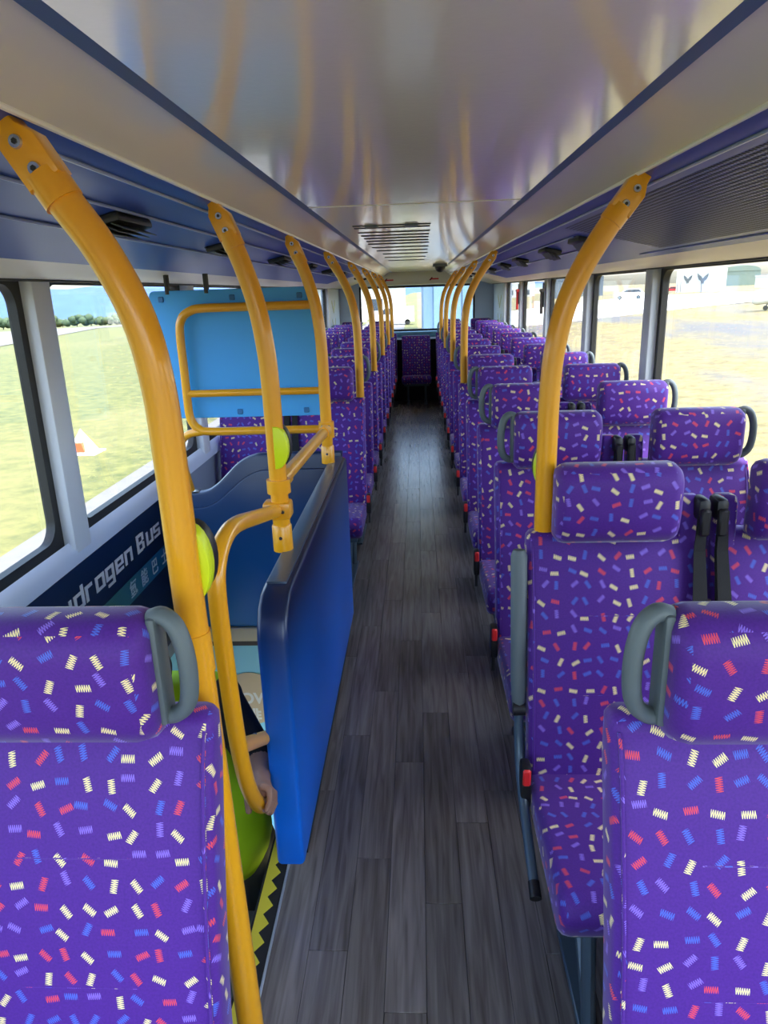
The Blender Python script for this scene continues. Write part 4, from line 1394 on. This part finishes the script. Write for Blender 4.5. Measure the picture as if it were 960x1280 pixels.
obj('arch_roof', prism([(w / 2 * math.cos(a), 6.6 + w * 0.16 * math.sin(a)) for a in [math.radians(q_ * 15) for q_ in range(13)]], 'y', -0.2, 14), GRN, t)
t, w = building(861, 900, 359, 4.2, 10, GRN, 'hangar_annex', 'low pale green annex behind the white hut')
obj('roof', bx(-w / 2 - 0.2, w / 2 + 0.2, -0.2, 10.2, 4.5, 4.8), WHB, t)
t, w = building(948, 990, 358.5, 3.2, 8, WHB, 'white_shed', 'white flat shed at the far edge of the apron')
obj('roof', bx(-w / 2 - 0.2, w / 2 + 0.2, -0.2, 8.2, 3.5, 3.8), WHB, t)


def car(u, v, L, m, name, label, kind='suv'):
    p = ground_hit(u, v)
    t = thing(name, label, 'car', (p.x, p.y, gz(p.x, p.y)))
    face_cam(t, p)
    k = L / 4.7
    prof = [(-2.35, 0.45), (-2.3, 0.95), (-1.95, 1.05), (-1.25, 1.12), (-0.55, 1.68), (1.6, 1.72), (2.2, 1.1), (2.32, 0.95), (2.35, 0.45)]
    obj('body', prism([(x * k, z * k) for x, z in prof], 'y', -0.9 * k, 0.9 * k, 0.08, 2), m, t)
    obj('side_glass', prism([(x * k, z * k) for x, z in [(-1.05, 1.15), (-0.5, 1.58), (1.5, 1.60), (1.9, 1.15)]], 'y', -0.92 * k, 0.92 * k), DARKG, t)
    for x in (-1.45, 1.45):
        for y in (-0.82, 0.82):
            wb = tube([(x * k, (y - 0.1) * k, 0.34 * k), (x * k, (y + 0.1) * k, 0.34 * k)], 0.34 * k, 18)
            wo_ = obj('wheel', wb, BLACK, t)
            obj('hub', tube([(x * k, (y - 0.11) * k, 0.34 * k), (x * k, (y + 0.11) * k, 0.34 * k)], 0.2 * k, 12), STEEL, wo_)
    return t


car(786, 374.5, 4.8, WHITE, 'white_car', 'white four-wheel-drive parked on the apron before the shed')
car(840, 365.5, 3.6, mat('red_vehicle', (206, 44, 50), 0.5), 'red_car', 'small red car beside the fence posts by the white hut')
for u in (832, 846, 850, 876):
    p = ground_hit(u, 366)
    f = thing('fence_post', 'thin dark post of the fence before the white hut', 'post', (p.x, p.y, gz(p.x, p.y)), 'fence posts on the apron')
    obj('post', tube([(0, 0, 0), (0, 0, 2.3)], 0.06, 8), mat('post_dark', (70, 66, 66), 0.7), f)
    obj('cap', bx(-0.08, 0.08, -0.08, 0.08, 2.3, 2.36), mat('post_dark', (70, 66, 66), 0.7), f)

# aircraft nose at the edge
p = ground_hit(958, 388)
ac = thing('light_aircraft', 'white light aircraft with its rounded nose over the dry grass', 'aircraft', (p.x, p.y, gz(p.x, p.y)))
ac.rotation_euler.z = math.atan2(-p.x, p.y)
fus = tube(smooth_path([(-1.35, 0, 1.05), (-1.2, 0, 1.07), (-0.6, 0, 1.15), (0.5, 0, 1.28), (2.0, 0, 1.4), (4.5, 0, 1.5), (7.0, 0, 1.55)], 4), [0.02 + 0.62 * min(1, (k / 6) ** 0.6) if k < 12 else 0.72 - 0.012 * (k - 12) for k in range(25)], 20)
obj('fuselage', fus, WHITE, ac, 70)
obj('nose_wheel', tube([(-0.1, -0.07, 0.22), (-0.1, 0.07, 0.22)], 0.22, 16), BLACK, ac)
obj('nose_strut', tube([(-0.1, 0, 0.22), (0.05, 0, 0.8)], 0.05, 8), GREY, ac)
obj('wing', prism([(1.2, 1.95), (2.7, 1.95), (2.6, 2.1), (1.4, 2.12)], 'y', -5, 5, 0.02), WHITE, ac)
obj('tail_fin', prism([(6.0, 1.5), (7.2, 1.5), (7.4, 3.0), (6.8, 3.0)], 'y', -0.06, 0.06), WHITE, ac)

# --- behind the bus: blue-grey hangar, parked white aircraft and vans
h = thing('rear_hangar', 'tall blue-grey hangar wall seen through the rear window', 'building', (3.4, 62, -2.6))
obj('body', bx(-2.9, 2.6, 0, 24, 0, 12, 0.05, 1), BLUEH, h)
obj('sliding_door', bx(-2.0, 2.3, -0.12, 0.02, 0, 11), mat('hangar_door', (94, 124, 150), 0.7), h)
obj('door_seam', bx(0.3, 0.38, -0.16, 0.0, 0, 11), mat('seam_dark', (46, 64, 84), 0.7), h)
obj('roof', prism([(-3.1, 12), (0, 13.2), (2.8, 12)], 'y', -0.4, 24.4), GREYB, h)
ww = thing('workshop_row', 'long low white workshop behind the grass seen through the rear window', 'building', (-14, 120, -2.6))
obj('body', bx(-22, 12, 0, 10, 0, 5, 0.05, 1), WHB, ww)
obj('roof', prism([(-22.4, 5), (-5, 6.8), (12.4, 5)], 'y', -0.4, 10.4), GREYB, ww)
for k in range(6):
    obj('window', bx(-20 + k * 5.2, -17.6 + k * 5.2, -0.06, 0.02, 1.4, 3.2), DARKG, ww)
for k, (x, y) in enumerate(((-3.0, 98), (-9.5, 100), (-16, 102))):
    v = thing('white_van', 'white van parked in front of the low workshop', 'van', (x, y, -2.6), 'vans before the workshop')
    obj('body', prism([(-2.6, 0.4), (-2.6, 1.2), (-1.9, 1.35), (-1.3, 2.3), (2.6, 2.35), (2.6, 0.4)], 'y', -0.95, 0.95, 0.06, 2), WHITE, v)
    obj('windscreen', prism([(-1.85, 1.4), (-1.3, 2.15), (-0.5, 2.15), (-0.5, 1.4)], 'y', -0.97, 0.97), DARKG, v)
    for x_ in (-1.7, 1.7):
        for y_ in (-0.85, 0.85):
            obj('wheel', tube([(x_, y_ - 0.1, 0.36), (x_, y_ + 0.1, 0.36)], 0.36, 16), BLACK, v)
